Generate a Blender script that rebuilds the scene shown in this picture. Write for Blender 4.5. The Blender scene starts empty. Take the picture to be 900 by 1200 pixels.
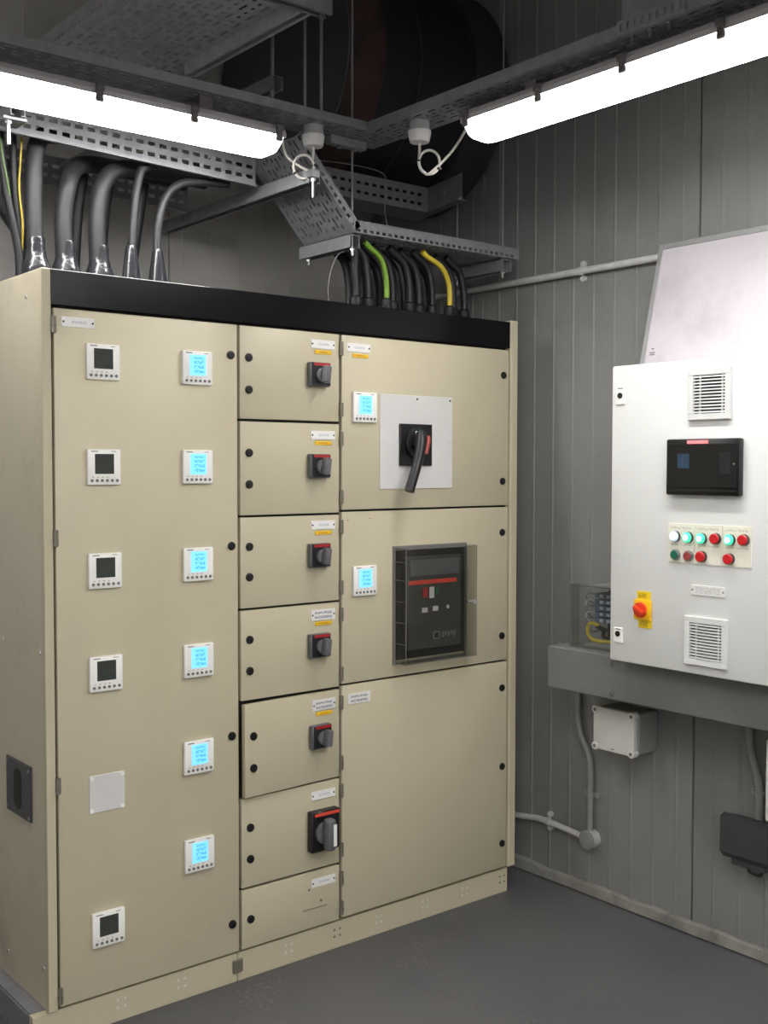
import bpy, bmesh, math, random
from mathutils import Vector, Matrix, Quaternion

random.seed(7)
scn = bpy.context.scene
COL = scn.collection
PI = math.pi

# ------------------------------------------------------------------ camera
FPX = 1308.58
YAW, PITCH, ROLL = 0.680957, 0.0402357, 0.0012937
cam_d = bpy.data.cameras.new('camera')
cam_d.sensor_fit = 'VERTICAL'
cam_d.sensor_height = 24.0
cam_d.lens = FPX * 24.0 / 1200.0
cam_d.clip_start = 0.05
cam = bpy.data.objects.new('camera', cam_d)
COL.objects.link(cam)
_f = Vector((math.sin(YAW) * math.cos(PITCH), math.cos(YAW) * math.cos(PITCH), -math.sin(PITCH)))
_r = Vector((math.cos(YAW), -math.sin(YAW), 0))
_u = _r.cross(_f)
_r2 = math.cos(ROLL) * _r + math.sin(ROLL) * _u
_u2 = -math.sin(ROLL) * _r + math.cos(ROLL) * _u
cam.matrix_world = Matrix(((_r2.x, _u2.x, -_f.x, -1.184176), (_r2.y, _u2.y, -_f.y, -2.835672),
                           (_r2.z, _u2.z, -_f.z, 1.548078), (0, 0, 0, 1)))
scn.camera = cam

# ------------------------------------------------------------------ world, exposure, lamp strength
w = bpy.data.worlds.new('world')
scn.world = w
w.use_nodes = True
w.node_tree.nodes['Background'].inputs['Color'].default_value = (0.5, 0.5, 0.52, 1)
w.node_tree.nodes['Background'].inputs['Strength'].default_value = 0.02
vs = scn.view_settings
vs.view_transform = 'Standard'
vs.look = 'None'
vs.gamma = 1.0
vs.use_curve_mapping = False
vs.exposure = 0.0
TUBE = 60.0        # radiance of the lit diffusers of the batten lamps

# ------------------------------------------------------------------ materials
def lin(r, g, b):
    def c(v):
        v /= 255.0
        return v / 12.92 if v <= 0.04045 else ((v + 0.055) / 1.055) ** 2.4
    return (c(r), c(g), c(b), 1.0)

def new_mat(name):
    m = bpy.data.materials.new(name)
    m.use_nodes = True
    nt = m.node_tree
    return m, nt, nt.nodes['Principled BSDF']

def surf(name, rgb, rough=0.5, metal=0.0, var=0.06, scale=6.0, bump=0.0, bscale=200.0, spec=0.5, dark=None, dscale=1.5, damt=0.0):
    """painted / moulded surface: base colour with faint mottling, optional larger grime, optional fine relief"""
    m, nt, b = new_mat(name)
    L = nt.links
    c = lin(*rgb)
    tc = nt.nodes.new('ShaderNodeTexCoord')
    nz = nt.nodes.new('ShaderNodeTexNoise')
    nz.inputs['Scale'].default_value = scale
    nz.inputs['Detail'].default_value = 4
    L.new(tc.outputs['Object'], nz.inputs['Vector'])
    ramp = nt.nodes.new('ShaderNodeValToRGB')
    ramp.color_ramp.elements[0].position = 0.3
    ramp.color_ramp.elements[1].position = 0.7
    ramp.color_ramp.elements[0].color = tuple(v * (1 - var) for v in c[:3]) + (1,)
    ramp.color_ramp.elements[1].color = tuple(min(1, v * (1 + var)) for v in c[:3]) + (1,)
    L.new(nz.outputs['Fac'], ramp.inputs['Fac'])
    out = ramp.outputs['Color']
    if dark:
        n2 = nt.nodes.new('ShaderNodeTexNoise')
        n2.inputs['Scale'].default_value = dscale
        n2.inputs['Detail'].default_value = 8
        n2.inputs['Roughness'].default_value = 0.7
        L.new(tc.outputs['Object'], n2.inputs['Vector'])
        r2 = nt.nodes.new('ShaderNodeValToRGB')
        r2.color_ramp.elements[0].position = 0.5
        r2.color_ramp.elements[0].color = (0, 0, 0, 1)
        r2.color_ramp.elements[1].position = 0.72
        r2.color_ramp.elements[1].color = (damt, damt, damt, 1)
        L.new(n2.outputs['Fac'], r2.inputs['Fac'])
        mx = nt.nodes.new('ShaderNodeMix')
        mx.data_type = 'RGBA'
        L.new(r2.outputs['Color'], mx.inputs['Factor'])
        L.new(out, mx.inputs['A'])
        mx.inputs['B'].default_value = lin(*dark)
        out = mx.outputs['Result']
    L.new(out, b.inputs['Base Color'])
    b.inputs['Roughness'].default_value = rough
    b.inputs['Metallic'].default_value = metal
    b.inputs['Specular IOR Level'].default_value = spec
    if bump:
        n3 = nt.nodes.new('ShaderNodeTexNoise')
        n3.inputs['Scale'].default_value = bscale
        n3.inputs['Detail'].default_value = 3
        L.new(tc.outputs['Object'], n3.inputs['Vector'])
        bp = nt.nodes.new('ShaderNodeBump')
        bp.inputs['Strength'].default_value = bump
        bp.inputs['Distance'].default_value = 0.002
        L.new(n3.outputs['Fac'], bp.inputs['Height'])
        L.new(bp.outputs['Normal'], b.inputs['Normal'])
    return m

def glow(name, rgb, strength, base=None):
    m, nt, b = new_mat(name)
    b.inputs['Base Color'].default_value = lin(*(base or rgb))
    b.inputs['Emission Color'].default_value = lin(*rgb)
    b.inputs['Emission Strength'].default_value = strength
    b.inputs['Roughness'].default_value = 0.35
    return m

def print_mat(name, bg, ink, rows, x0=0.15, x1=0.85, ax='XZ', dens=0.5, uscale=22.0, emit=0.0, rough=0.4):
    """flat printed plate: rows = list of (low, high) bands in generated height that carry unreadable printed marks"""
    m, nt, b = new_mat(name)
    L = nt.links
    tc = nt.nodes.new('ShaderNodeTexCoord')
    sp = nt.nodes.new('ShaderNodeSeparateXYZ')
    L.new(tc.outputs['Generated'], sp.inputs[0])
    U = sp.outputs[ax[0]]
    V = sp.outputs[ax[1]]
    def math_n(op, a, bb):
        n = nt.nodes.new('ShaderNodeMath')
        n.operation = op
        for i, v in enumerate((a, bb)):
            if isinstance(v, (int, float)):
                n.inputs[i].default_value = v
            else:
                L.new(v, n.inputs[i])
        return n.outputs[0]
    band = None
    for (lo, hi) in rows:
        k = math_n('MULTIPLY', math_n('GREATER_THAN', V, lo), math_n('LESS_THAN', V, hi))
        band = k if band is None else math_n('ADD', band, k)
    inx = math_n('MULTIPLY', math_n('GREATER_THAN', U, x0), math_n('LESS_THAN', U, x1))
    cb = nt.nodes.new('ShaderNodeCombineXYZ')
    L.new(math_n('MULTIPLY', U, uscale), cb.inputs[0])
    L.new(math_n('MULTIPLY', V, 9.0), cb.inputs[1])
    nz = nt.nodes.new('ShaderNodeTexNoise')
    nz.inputs['Scale'].default_value = 1.0
    nz.inputs['Detail'].default_value = 1
    L.new(cb.outputs[0], nz.inputs['Vector'])
    ink_f = math_n('MULTIPLY', math_n('MULTIPLY', band, inx), math_n('GREATER_THAN', nz.outputs['Fac'], dens))
    mx = nt.nodes.new('ShaderNodeMix')
    mx.data_type = 'RGBA'
    L.new(ink_f, mx.inputs['Factor'])
    mx.inputs['A'].default_value = lin(*bg)
    mx.inputs['B'].default_value = lin(*ink)
    L.new(mx.outputs['Result'], b.inputs['Base Color'])
    b.inputs['Roughness'].default_value = rough
    if emit:
        L.new(mx.outputs['Result'], b.inputs['Emission Color'])
        b.inputs['Emission Strength'].default_value = emit
    return m

M = {}
M['beige'] = surf('beige_paint', (196, 187, 161), 0.42, var=0.025, scale=3, bump=0.05, bscale=350, dark=(176, 164, 136), dscale=2.2, damt=0.3)
M['beige_side'] = surf('beige_side_paint', (202, 193, 170), 0.42, var=0.03, scale=3, bump=0.05, bscale=350, dark=(140, 130, 112), dscale=3.0, damt=0.45)
M['gap'] = surf('dark_recess_steel', (38, 36, 30), 0.7)
M['trim'] = surf('black_trim_paint', (13, 13, 17), 0.22, var=0.1, scale=20, bump=0.02, bscale=200, spec=0.2)
M['black'] = surf('black_plastic', (22, 22, 24), 0.38, var=0.1)
M['blackmatt'] = surf('matt_black_rubber', (17, 17, 19), 0.6, var=0.15, scale=30)
M['cable'] = surf('black_cable_sheath', (25, 25, 28), 0.5, var=0.15, scale=40, bump=0.06, bscale=120)
M['thick'] = surf('grey_black_cable_sheath', (43, 43, 46), 0.5, var=0.12, scale=40, bump=0.06, bscale=120)
M['tape'] = surf('shiny_black_shrink_sleeve', (46, 46, 50), 0.18, var=0.2, scale=30, bump=0.6, bscale=60)
M['gal_uplit'] = surf('galvanised_tray_painted_uplight', (196, 196, 200), 0.5, metal=0.1, var=0.12, scale=30)  # galvanised colour lightened to stand in for light striking the high tray
M['thinyellow'] = surf('thin_yellow_wire', (168, 146, 48), 0.5)
M['thingreen'] = surf('thin_green_wire', (92, 116, 70), 0.5)
M['green'] = surf('green_earth_sheath', (120, 160, 52), 0.45)
M['yellow'] = surf('yellow_earth_sheath', (214, 190, 60), 0.45)
M['hinge'] = surf('grey_hinge_metal', (128, 122, 110), 0.4, metal=0.3)
M['white'] = surf('white_plastic', (246, 245, 240), 0.35, var=0.02)
M['offwhite'] = surf('off_white_plate', (214, 212, 210), 0.4, var=0.02)
M['lcd'] = surf('dark_lcd', (62, 66, 62), 0.16, var=0.1, scale=30)
M['btn'] = surf('grey_buttons', (118, 116, 114), 0.5)
M['lit'] = print_mat('lit_blue_lcd', (122, 204, 252), (78, 166, 232), [(0.12, 0.28), (0.34, 0.5), (0.56, 0.72), (0.78, 0.9)], 0.25, 0.9, dens=0.45, uscale=14, emit=0.85)
M['plate1'] = print_mat('nameplate_one_line', (238, 236, 234), (205, 205, 210), [(0.38, 0.64)], 0.3, 0.75, dens=0.42, uscale=26)
M['plate2'] = print_mat('nameplate_two_line', (230, 228, 226), (140, 142, 152), [(0.58, 0.78), (0.18, 0.4)], 0.14, 0.86, dens=0.45, uscale=30)
M['plate1y'] = print_mat('nameplate_wall_face', (230, 230, 228), (186, 186, 186), [(0.62, 0.8), (0.2, 0.36), (0.42, 0.56)], 0.12, 0.88, ax='YZ', dens=0.5, uscale=34)
M['sticker'] = print_mat('yellow_sticker', (236, 190, 40), (196, 140, 20), [(0.3, 0.7)], 0.2, 0.75, dens=0.45, uscale=20)
M['switch'] = surf('charcoal_switch_plastic', (98, 99, 103), 0.4, var=0.05)
M['switchface'] = print_mat('switch_face_print', (30, 30, 34), (170, 170, 172), [(0.12, 0.24), (0.32, 0.44), (0.52, 0.64)], 0.8, 0.95, dens=0.4, uscale=30)
M['red'] = surf('red_plastic', (172, 40, 42), 0.4)
M['redbar'] = surf('red_breaker_stripe', (226, 78, 62), 0.4)
M['breaker'] = surf('dark_grey_breaker', (66, 66, 63), 0.45, var=0.05)
M['steel'] = surf('zinc_steel', (150, 150, 152), 0.35, metal=0.8, var=0.1)
M['chrome'] = surf('bright_bolt', (225, 225, 225), 0.2, metal=0.6)
M['gal'] = surf('galvanised_tray', (138, 139, 143), 0.5, metal=0.25, var=0.12, scale=30, spec=0.4)
M['strut'] = surf('galvanised_strut', (142, 143, 146), 0.45, metal=0.25, var=0.12, scale=30)
M['rod'] = surf('threaded_rod_zinc', (150, 150, 153), 0.5, metal=0.2)
M['wallr'] = surf('grey_wall_paint', (138, 138, 137), 0.6, spec=0.3, var=0.06, scale=2.0, bump=0.05, bscale=60, dark=(104, 102, 98), dscale=1.6, damt=0.5)
M['wallb'] = surf('grey_back_wall_paint', (206, 203, 198), 0.6, var=0.06, scale=2.0, dark=(170, 165, 158), dscale=2.5, damt=0.5)
M['shell'] = surf('room_shell_paint', (214, 213, 210), 0.7, var=0.04)
M['ceil'] = surf('dark_ceiling_paint', (62, 62, 66), 0.8, var=0.06)
M['kick'] = surf('worn_grey_skirting', (146, 144, 138), 0.65, var=0.15, scale=14, bump=0.5, bscale=30, dark=(92, 90, 86), dscale=5, damt=0.8)
M['panelwhite'] = surf('light_grey_enclosure', (226, 227, 226), 0.4, var=0.012, scale=2, bump=0.03, bscale=300)
M['ventwhite'] = surf('vent_plastic', (218, 219, 218), 0.45, var=0.02)
M['ventdark'] = surf('vent_filter_dark', (34, 34, 34), 0.8)
M['hmi'] = surf('glossy_black_cover', (16, 16, 18), 0.32, var=0.05)
M['hmiwin'] = surf('dim_blue_window', (40, 62, 84), 0.2, var=0.2, scale=40)
M['hmibar'] = glow('red_indicator_bar', (255, 120, 124), 0.9)
M['cream'] = print_mat('cream_button_plate', (236, 233, 218), (196, 194, 184), [(0.86, 0.92), (0.44, 0.48)], 0.12, 0.9, ax='YZ', dens=0.5, uscale=24)
M['pilotgreen'] = glow('lit_green_lens', (70, 235, 180), 0.75)
M['pilotcore'] = glow('lit_green_core', (215, 255, 248), 1.0)
M['pilotwhite'] = glow('lit_white_lens', (205, 220, 240), 0.55)
M['btnred'] = surf('red_push_button', (200, 26, 34), 0.3)
M['btndark'] = surf('dull_red_push_button', (150, 60, 58), 0.4)
M['btngreen'] = surf('dark_green_push_button', (20, 104, 80), 0.35)
M['bezel'] = surf('pilot_bezel', (70, 66, 66), 0.35, metal=0.3)
M['yellowplate'] = surf('yellow_isolator_plate', (244, 190, 22), 0.4)
M['warn'] = print_mat('yellow_warning_label', (240, 206, 30), (168, 136, 24), [(0.2, 0.75)], 0.3, 0.9, ax='YZ', dens=0.45, uscale=18)
M['orange'] = surf('red_orange_knob', (222, 62, 28), 0.35)
M['beam'] = surf('grey_painted_beam', (110, 113, 110), 0.5, var=0.06, scale=5, dark=(150, 150, 146), dscale=6, damt=0.25, bump=0.05)
M['conduit'] = surf('grey_painted_conduit', (205, 205, 203), 0.4, var=0.1, scale=20)
M['conduitd'] = surf('wall_grey_conduit', (146, 146, 144), 0.45, var=0.08, scale=20)
M['jbox'] = surf('pale_grey_junction_box', (222, 222, 217), 0.5, var=0.04, scale=10)
M['jboxside'] = surf('grey_junction_box_body', (150, 150, 148), 0.5, var=0.04, scale=10)
M['darkbox'] = surf('charcoal_socket_box', (68, 68, 71), 0.5, var=0.08, scale=12)
M['alu'] = surf('brushed_aluminium_frame', (168, 168, 168), 0.4, metal=0.3, var=0.06, scale=20)
M['board'] = surf('white_board_surface', (206, 200, 205), 0.35, var=0.03, scale=4, dark=(172, 166, 172), dscale=3.0, damt=0.6)
M['housing'] = surf('grey_lamp_housing', (176, 172, 174), 0.5, var=0.03)
M['clip'] = surf('stainless_lamp_clip', (112, 108, 108), 0.35, metal=0.4)
M['rose'] = surf('white_ceiling_rose', (222, 220, 218), 0.4, var=0.02)
M['rosebase'] = surf('grey_conduit_box', (168, 168, 170), 0.45, var=0.05)
M['flex'] = surf('white_flex', (206, 202, 194), 0.45)
M['duct'] = surf('black_duct_paint', (26, 26, 30), 0.75, var=0.1)
M['ductband'] = surf('dark_grey_duct_flange', (46, 46, 51), 0.7, var=0.1)
M['ductcap'] = surf('grey_duct_end', (84, 84, 86), 0.8, var=0.1)
M['rust'] = surf('rusted_steel', (66, 48, 44), 0.9, var=0.35, scale=9, bump=0.6, bscale=40, dark=(34, 28, 28), dscale=7, damt=0.9)
M['terminal'] = surf('blue_terminal', (88, 104, 136), 0.4)
M['termwhite'] = surf('white_terminal_marker', (200, 206, 214), 0.4)
def diffuser_mat():
    # the lamp board faces down, so the underside of the diffuser is brighter than its flanks
    m = glow('lit_lamp_diffuser', (255, 253, 250), TUBE, (240, 240, 240))
    nt = m.node_tree
    ge = nt.nodes.new('ShaderNodeNewGeometry')
    sp = nt.nodes.new('ShaderNodeSeparateXYZ')
    nt.links.new(ge.outputs['Normal'], sp.inputs[0])
    mr = nt.nodes.new('ShaderNodeMapRange')
    mr.inputs['From Min'].default_value = 0.0
    mr.inputs['From Max'].default_value = -1.0
    pw_ = nt.nodes.new('ShaderNodeMath')
    pw_.operation = 'POWER'
    pw_.inputs[1].default_value = 5.0
    nt.links.new(sp.outputs['Z'], mr.inputs['Value'])
    nt.links.new(mr.outputs['Result'], pw_.inputs[0])
    ad = nt.nodes.new('ShaderNodeMath')
    ad.operation = 'MULTIPLY_ADD'
    ad.inputs[1].default_value = TUBE
    ad.inputs[2].default_value = 1.3
    nt.links.new(pw_.outputs[0], ad.inputs[0])
    nt.links.new(ad.outputs[0], nt.nodes['Principled BSDF'].inputs['Emission Strength'])
    return m
M['diff'] = diffuser_mat()

def floor_mat():
    m, nt, b = new_mat('dark_grey_floor_paint')
    L = nt.links
    tc = nt.nodes.new('ShaderNodeTexCoord')
    n1 = nt.nodes.new('ShaderNodeTexNoise')
    n1.inputs['Scale'].default_value = 1.8
    n1.inputs['Detail'].default_value = 6
    L.new(tc.outputs['Object'], n1.inputs['Vector'])
    r1 = nt.nodes.new('ShaderNodeValToRGB')
    r1.color_ramp.elements[0].position = 0.35
    r1.color_ramp.elements[0].color = lin(80, 81, 84)
    r1.color_ramp.elements[1].position = 0.75
    r1.color_ramp.elements[1].color = lin(92, 91, 90)
    L.new(n1.outputs['Fac'], r1.inputs['Fac'])
    # scuffed dusty patches with fine speckle
    n2 = nt.nodes.new('ShaderNodeTexNoise')
    n2.inputs['Scale'].default_value = 70
    n2.inputs['Detail'].default_value = 5
    L.new(tc.outputs['Object'], n2.inputs['Vector'])
    n4 = nt.nodes.new('ShaderNodeTexNoise')
    n4.inputs['Scale'].default_value = 2.6
    n4.inputs['Detail'].default_value = 3
    L.new(tc.outputs['Object'], n4.inputs['Vector'])
    mm = nt.nodes.new('ShaderNodeMath')
    mm.operation = 'MULTIPLY'
    L.new(n2.outputs['Fac'], mm.inputs[0])
    L.new(n4.outputs['Fac'], mm.inputs[1])
    r2 = nt.nodes.new('ShaderNodeValToRGB')
    r2.color_ramp.elements[0].position = 0.34
    r2.color_ramp.elements[0].color = (0, 0, 0, 1)
    r2.color_ramp.elements[1].position = 0.46
    r2.color_ramp.elements[1].color = (0.45, 0.45, 0.45, 1)
    L.new(mm.outputs[0], r2.inputs['Fac'])
    mx = nt.nodes.new('ShaderNodeMix')
    mx.data_type = 'RGBA'
    L.new(r2.outputs['Color'], mx.inputs['Factor'])
    L.new(r1.outputs['Color'], mx.inputs['A'])
    mx.inputs['B'].default_value = lin(128, 122, 114)
    L.new(mx.outputs['Result'], b.inputs['Base Color'])
    b.inputs['Roughness'].default_value = 0.5
    bp = nt.nodes.new('ShaderNodeBump')
    bp.inputs['Strength'].default_value = 0.12
    bp.inputs['Distance'].default_value = 0.003
    n3 = nt.nodes.new('ShaderNodeTexNoise')
    n3.inputs['Scale'].default_value = 35
    L.new(tc.outputs['Object'], n3.inputs['Vector'])
    L.new(n3.outputs['Fac'], bp.inputs['Height'])
    L.new(bp.outputs['Normal'], b.inputs['Normal'])
    return m
M['floor'] = floor_mat()

def clear_mat(name, tint, rough=0.05, alpha=0.2):
    m, nt, b = new_mat(name)
    nt.nodes.remove(b)
    out = nt.nodes['Material Output']
    tr = nt.nodes.new('ShaderNodeBsdfTransparent')
    tr.inputs['Color'].default_value = lin(*tint)
    gl = nt.nodes.new('ShaderNodeBsdfGlossy')
    gl.inputs['Roughness'].default_value = rough
    gl.inputs['Color'].default_value = (0.9, 0.9, 0.9, 1)
    df = nt.nodes.new('ShaderNodeBsdfDiffuse')
    df.inputs['Color'].default_value = (0.35, 0.35, 0.33, 1)
    lw = nt.nodes.new('ShaderNodeLayerWeight')
    pw5 = nt.nodes.new('ShaderNodeMath')
    pw5.operation = 'POWER'
    pw5.inputs[1].default_value = 5.0
    nt.links.new(lw.outputs['Facing'], pw5.inputs[0])
    fr = nt.nodes.new('ShaderNodeMath')
    fr.operation = 'MULTIPLY_ADD'
    fr.inputs[1].default_value = 0.7
    fr.inputs[2].default_value = 0.02
    nt.links.new(pw5.outputs[0], fr.inputs[0])
    m1 = nt.nodes.new('ShaderNodeMixShader')
    m1.inputs['Fac'].default_value = alpha
    nt.links.new(tr.outputs[0], m1.inputs[1])
    nt.links.new(df.outputs[0], m1.inputs[2])
    m2 = nt.nodes.new('ShaderNodeMixShader')
    nt.links.new(fr.outputs[0], m2.inputs['Fac'])
    nt.links.new(m1.outputs[0], m2.inputs[1])
    nt.links.new(gl.outputs[0], m2.inputs[2])
    nt.links.new(m2.outputs[0], out.inputs['Surface'])
    return m
M['clear'] = clear_mat('clear_polycarbonate', (238, 238, 236), 0.04, 0.015)
M['perspex'] = clear_mat('smoky_perspex', (240, 241, 240), 0.1, 0.05)

# ------------------------------------------------------------------ mesh helpers
class MB:
    def __init__(self):
        self.bm = bmesh.new()

    def quad(self, pts):
        vs_ = [self.bm.verts.new(p) for p in pts]
        return self.bm.faces.new(vs_)

    def box(self, x0, x1, y0, y1, z0, z1, bev=0.0, seg=1):
        b2 = bmesh.new()
        bmesh.ops.create_cube(b2, size=1.0)
        for v in b2.verts:
            v.co = Vector((x0 + (v.co.x + .5) * (x1 - x0), y0 + (v.co.y + .5) * (y1 - y0), z0 + (v.co.z + .5) * (z1 - z0)))
        if bev:
            bmesh.ops.bevel(b2, geom=list(b2.edges), offset=bev, segments=seg, profile=0.5, affect='EDGES')
        self.merge(b2)
        return self

    def merge(self, b2, mat=None):
        if mat is not None:
            b2.transform(mat)
        me = bpy.data.meshes.new('tmp')
        b2.to_mesh(me)
        b2.free()
        self.bm.from_mesh(me)
        bpy.data.meshes.remove(me)

    def cyl(self, c, axis, r, h, n=20, r2=None, bev=0.0):
        """cylinder from point c along axis for h"""
        b2 = bmesh.new()
        bmesh.ops.create_cone(b2, cap_ends=True, segments=n, radius1=r, radius2=r if r2 is None else r2, depth=h)
        if bev:
            es = [e for e in b2.edges if abs(e.verts[0].co.z - h / 2) < 1e-6 and abs(e.verts[1].co.z - h / 2) < 1e-6]
            bmesh.ops.bevel(b2, geom=es, offset=bev, segments=2, profile=0.5, affect='EDGES')
        a = Vector(axis).normalized()
        q = Vector((0, 0, 1)).rotation_difference(a)
        self.merge(b2, Matrix.Translation(Vector(c) + a * h / 2) @ q.to_matrix().to_4x4())
        return self

    def lathe(self, c, axis, prof, n=24):
        """prof: list of (radius, distance along axis)"""
        a = Vector(axis).normalized()
        q = Vector((0, 0, 1)).rotation_difference(a)
        c = Vector(c)
        rings = []
        for (r, h) in prof:
            ring = []
            for i in range(n):
                t = 2 * PI * i / n
                ring.append(self.bm.verts.new(c + q @ Vector((r * math.cos(t), r * math.sin(t), h))))
            rings.append(ring)
        for a_, b_ in zip(rings[:-1], rings[1:]):
            for i in range(n):
                self.bm.faces.new((a_[i], a_[(i + 1) % n], b_[(i + 1) % n], b_[i]))
        self.bm.faces.new(list(reversed(rings[0])))
        self.bm.faces.new(rings[-1])
        return self

    def tube(self, pts, r, n=10, sub=6, radii=None):
        """smooth tube through pts"""
        P = [Vector(p) for p in pts]
        R = radii or [r] * len(P)
        out, rr = [], []
        if len(P) > 2 and sub > 1:
            E_ = [P[0] * 2 - P[1]] + P + [P[-1] * 2 - P[-2]]
            for i in range(len(P) - 1):
                p0, p1, p2, p3 = E_[i], E_[i + 1], E_[i + 2], E_[i + 3]
                for k in range(sub):
                    t = k / sub
                    out.append(0.5 * ((2 * p1) + (-p0 + p2) * t + (2 * p0 - 5 * p1 + 4 * p2 - p3) * t * t + (-p0 + 3 * p1 - 3 * p2 + p3) * t ** 3))
                    rr.append(R[i] * (1 - t) + R[i + 1] * t)
            out.append(P[-1])
            rr.append(R[-1])
        else:
            out, rr = P, R
        d = (out[1] - out[0]).normalized()
        nrm = d.orthogonal().normalized()
        rings = []
        for i, p in enumerate(out):
            if i == 0:
                nd = (out[1] - out[0]).normalized()
            elif i == len(out) - 1:
                nd = (out[-1] - out[-2]).normalized()
            else:
                nd = (out[i + 1] - out[i - 1]).normalized()
            nrm = (d.rotation_difference(nd) @ nrm)
            nrm = (nrm - nd * nrm.dot(nd)).normalized()
            d = nd
            bn = d.cross(nrm)
            rings.append([self.bm.verts.new(p + (nrm * math.cos(2 * PI * k / n) + bn * math.sin(2 * PI * k / n)) * rr[i]) for k in range(n)])
        for a_, b_ in zip(rings[:-1], rings[1:]):
            for k in range(n):
                self.bm.faces.new((a_[k], a_[(k + 1) % n], b_[(k + 1) % n], b_[k]))
        self.bm.faces.new(list(reversed(rings[0])))
        self.bm.faces.new(rings[-1])
        return self

    def prism(self, poly, o, U, V, N, h):
        """extrude 2D poly (u,v) placed at o + u*U + v*V along N by h"""
        o, U, V, N = Vector(o), Vector(U), Vector(V), Vector(N)
        a = [self.bm.verts.new(o + U * p[0] + V * p[1]) for p in poly]
        b = [self.bm.verts.new(o + U * p[0] + V * p[1] + N * h) for p in poly]
        k = len(poly)
        self.bm.faces.new(list(reversed(a)))
        self.bm.faces.new(b)
        for i in range(k):
            self.bm.faces.new((a[i], a[(i + 1) % k], b[(i + 1) % k], b[i]))
        return self

    def perf(self, o, U, V, lu, lv, rows):
        """sheet at o spanning U*lu, V*lv with real punched slots. rows: (v centre, slot height, slot length, pitch, offset)"""
        o, U, V = Vector(o), Vector(U), Vector(V)
        def q(u0, u1, v0, v1):
            if u1 - u0 > 1e-5 and v1 - v0 > 1e-5:
                self.quad([o + U * u0 + V * v0, o + U * u1 + V * v0, o + U * u1 + V * v1, o + U * u0 + V * v1])
        v = 0.0
        for (vc, sh, sl, pitch, off) in sorted(rows):
            q(0, lu, v, vc - sh / 2)
            u, k = 0.0, 0
            s = off
            while s + sl < lu - 0.004:
                if s > 0.004:
                    q(u, s, vc - sh / 2, vc + sh / 2)
                    u = s + sl
                s += pitch
            q(u, lu, vc - sh / 2, vc + sh / 2)
            v = vc + sh / 2
        q(0, lu, v, lv)
        return self

    def mesh(self, name, mat, smooth=None):
        bmesh.ops.recalc_face_normals(self.bm, faces=list(self.bm.faces))
        me = bpy.data.meshes.new(name)
        self.bm.to_mesh(me)
        self.bm.free()
        me.materials.append(mat)
        if smooth:
            for p in me.polygons:
                p.use_smooth = True
            try:
                me.set_sharp_from_angle(angle=math.radians(smooth))
            except Exception:
                pass
        return me

ORG = {}
def origin(o):
    return ORG.get(o.name, Vector((0, 0, 0))) if o else Vector((0, 0, 0))

def place(name, me, parent=None, loc=(0, 0, 0), rot=None):
    """object with mesh data; loc in world when no parent is rotated"""
    o = bpy.data.objects.new(name, me)
    COL.objects.link(o)
    ORG[o.name] = Vector(loc)
    o.parent = parent
    o.location = Vector(loc) - origin(parent)
    if rot:
        o.rotation_euler = rot
    return o

def obj(name, mb, mat, parent=None, loc=None, smooth=None, solid=0.0):
    """mesh built in world coordinates -> object with its origin at loc (or the parent's origin)"""
    L = Vector(loc) if loc is not None else origin(parent)
    bmesh.ops.translate(mb.bm, vec=-L, verts=list(mb.bm.verts))
    me = mb.mesh(name, M[mat], smooth)
    o = place(name, me, parent, L)
    if solid:
        s = o.modifiers.new('sheet', 'SOLIDIFY')
        s.thickness = solid
        s.offset = 0
    return o

def tag(o, label, cat, group=None):
    o['label'] = label
    o['category'] = cat
    if group:
        o['group'] = group
    return o

def thing(name, label, cat, loc=(0, 0, 0), group=None):
    o = bpy.data.objects.new(name, None)
    o.empty_display_size = 0.05
    COL.objects.link(o)
    o.location = loc
    ORG[o.name] = Vector(loc)
    return tag(o, label, cat, group)

def struct(o):
    o['kind'] = 'structure'
    return o

X3, Y3, Z3 = Vector((1, 0, 0)), Vector((0, 1, 0)), Vector((0, 0, 1))

# ------------------------------------------------------------------ room shell
XW, YB, ZC = 1.908, 1.06, 3.75       # right wall face, back wall face, ceiling
XL, YF = -3.6, -6.6
struct(obj('floor', MB().box(XL - .1, XW + .15, YF - .1, YB + .15, -.06, 0), 'floor'))
struct(obj('ceiling', MB().box(XL - .1, XW + .15, YF - .1, YB + .15, ZC, ZC + .06), 'ceil'))
struct(obj('wall_left', MB().box(XL - .1, XL, YF, YB, 0, ZC), 'shell'))
struct(obj('wall_front', MB().box(XL - .1, XW + .15, YF - .1, YF, 0, ZC), 'shell'))
wr = struct(obj('wall_right', MB().box(XW + .03, XW + .15, YF, YB + .15, 0, ZC), 'gap'))
wb = struct(obj('wall_back', MB().box(XL - .1, XW + .03, YB + .03, YB + .15, 0, ZC), 'gap'))

def rib_panel(width, height, pitch, first, rh, rw):
    """cladding panel: local u along width, ribs stand proud of the face along -n; built as (u, depth, z) prism"""
    poly = [(0, .03), (0, .004), (.002, 0)]
    u = first
    while u < width - .02:
        poly += [(u - rw, 0), (u - rw * .35, -rh), (u + rw * .35, -rh), (u + rw, 0)]
        u += pitch
    poly += [(width - .002, 0), (width, .004), (width, .03)]
    return poly
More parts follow.
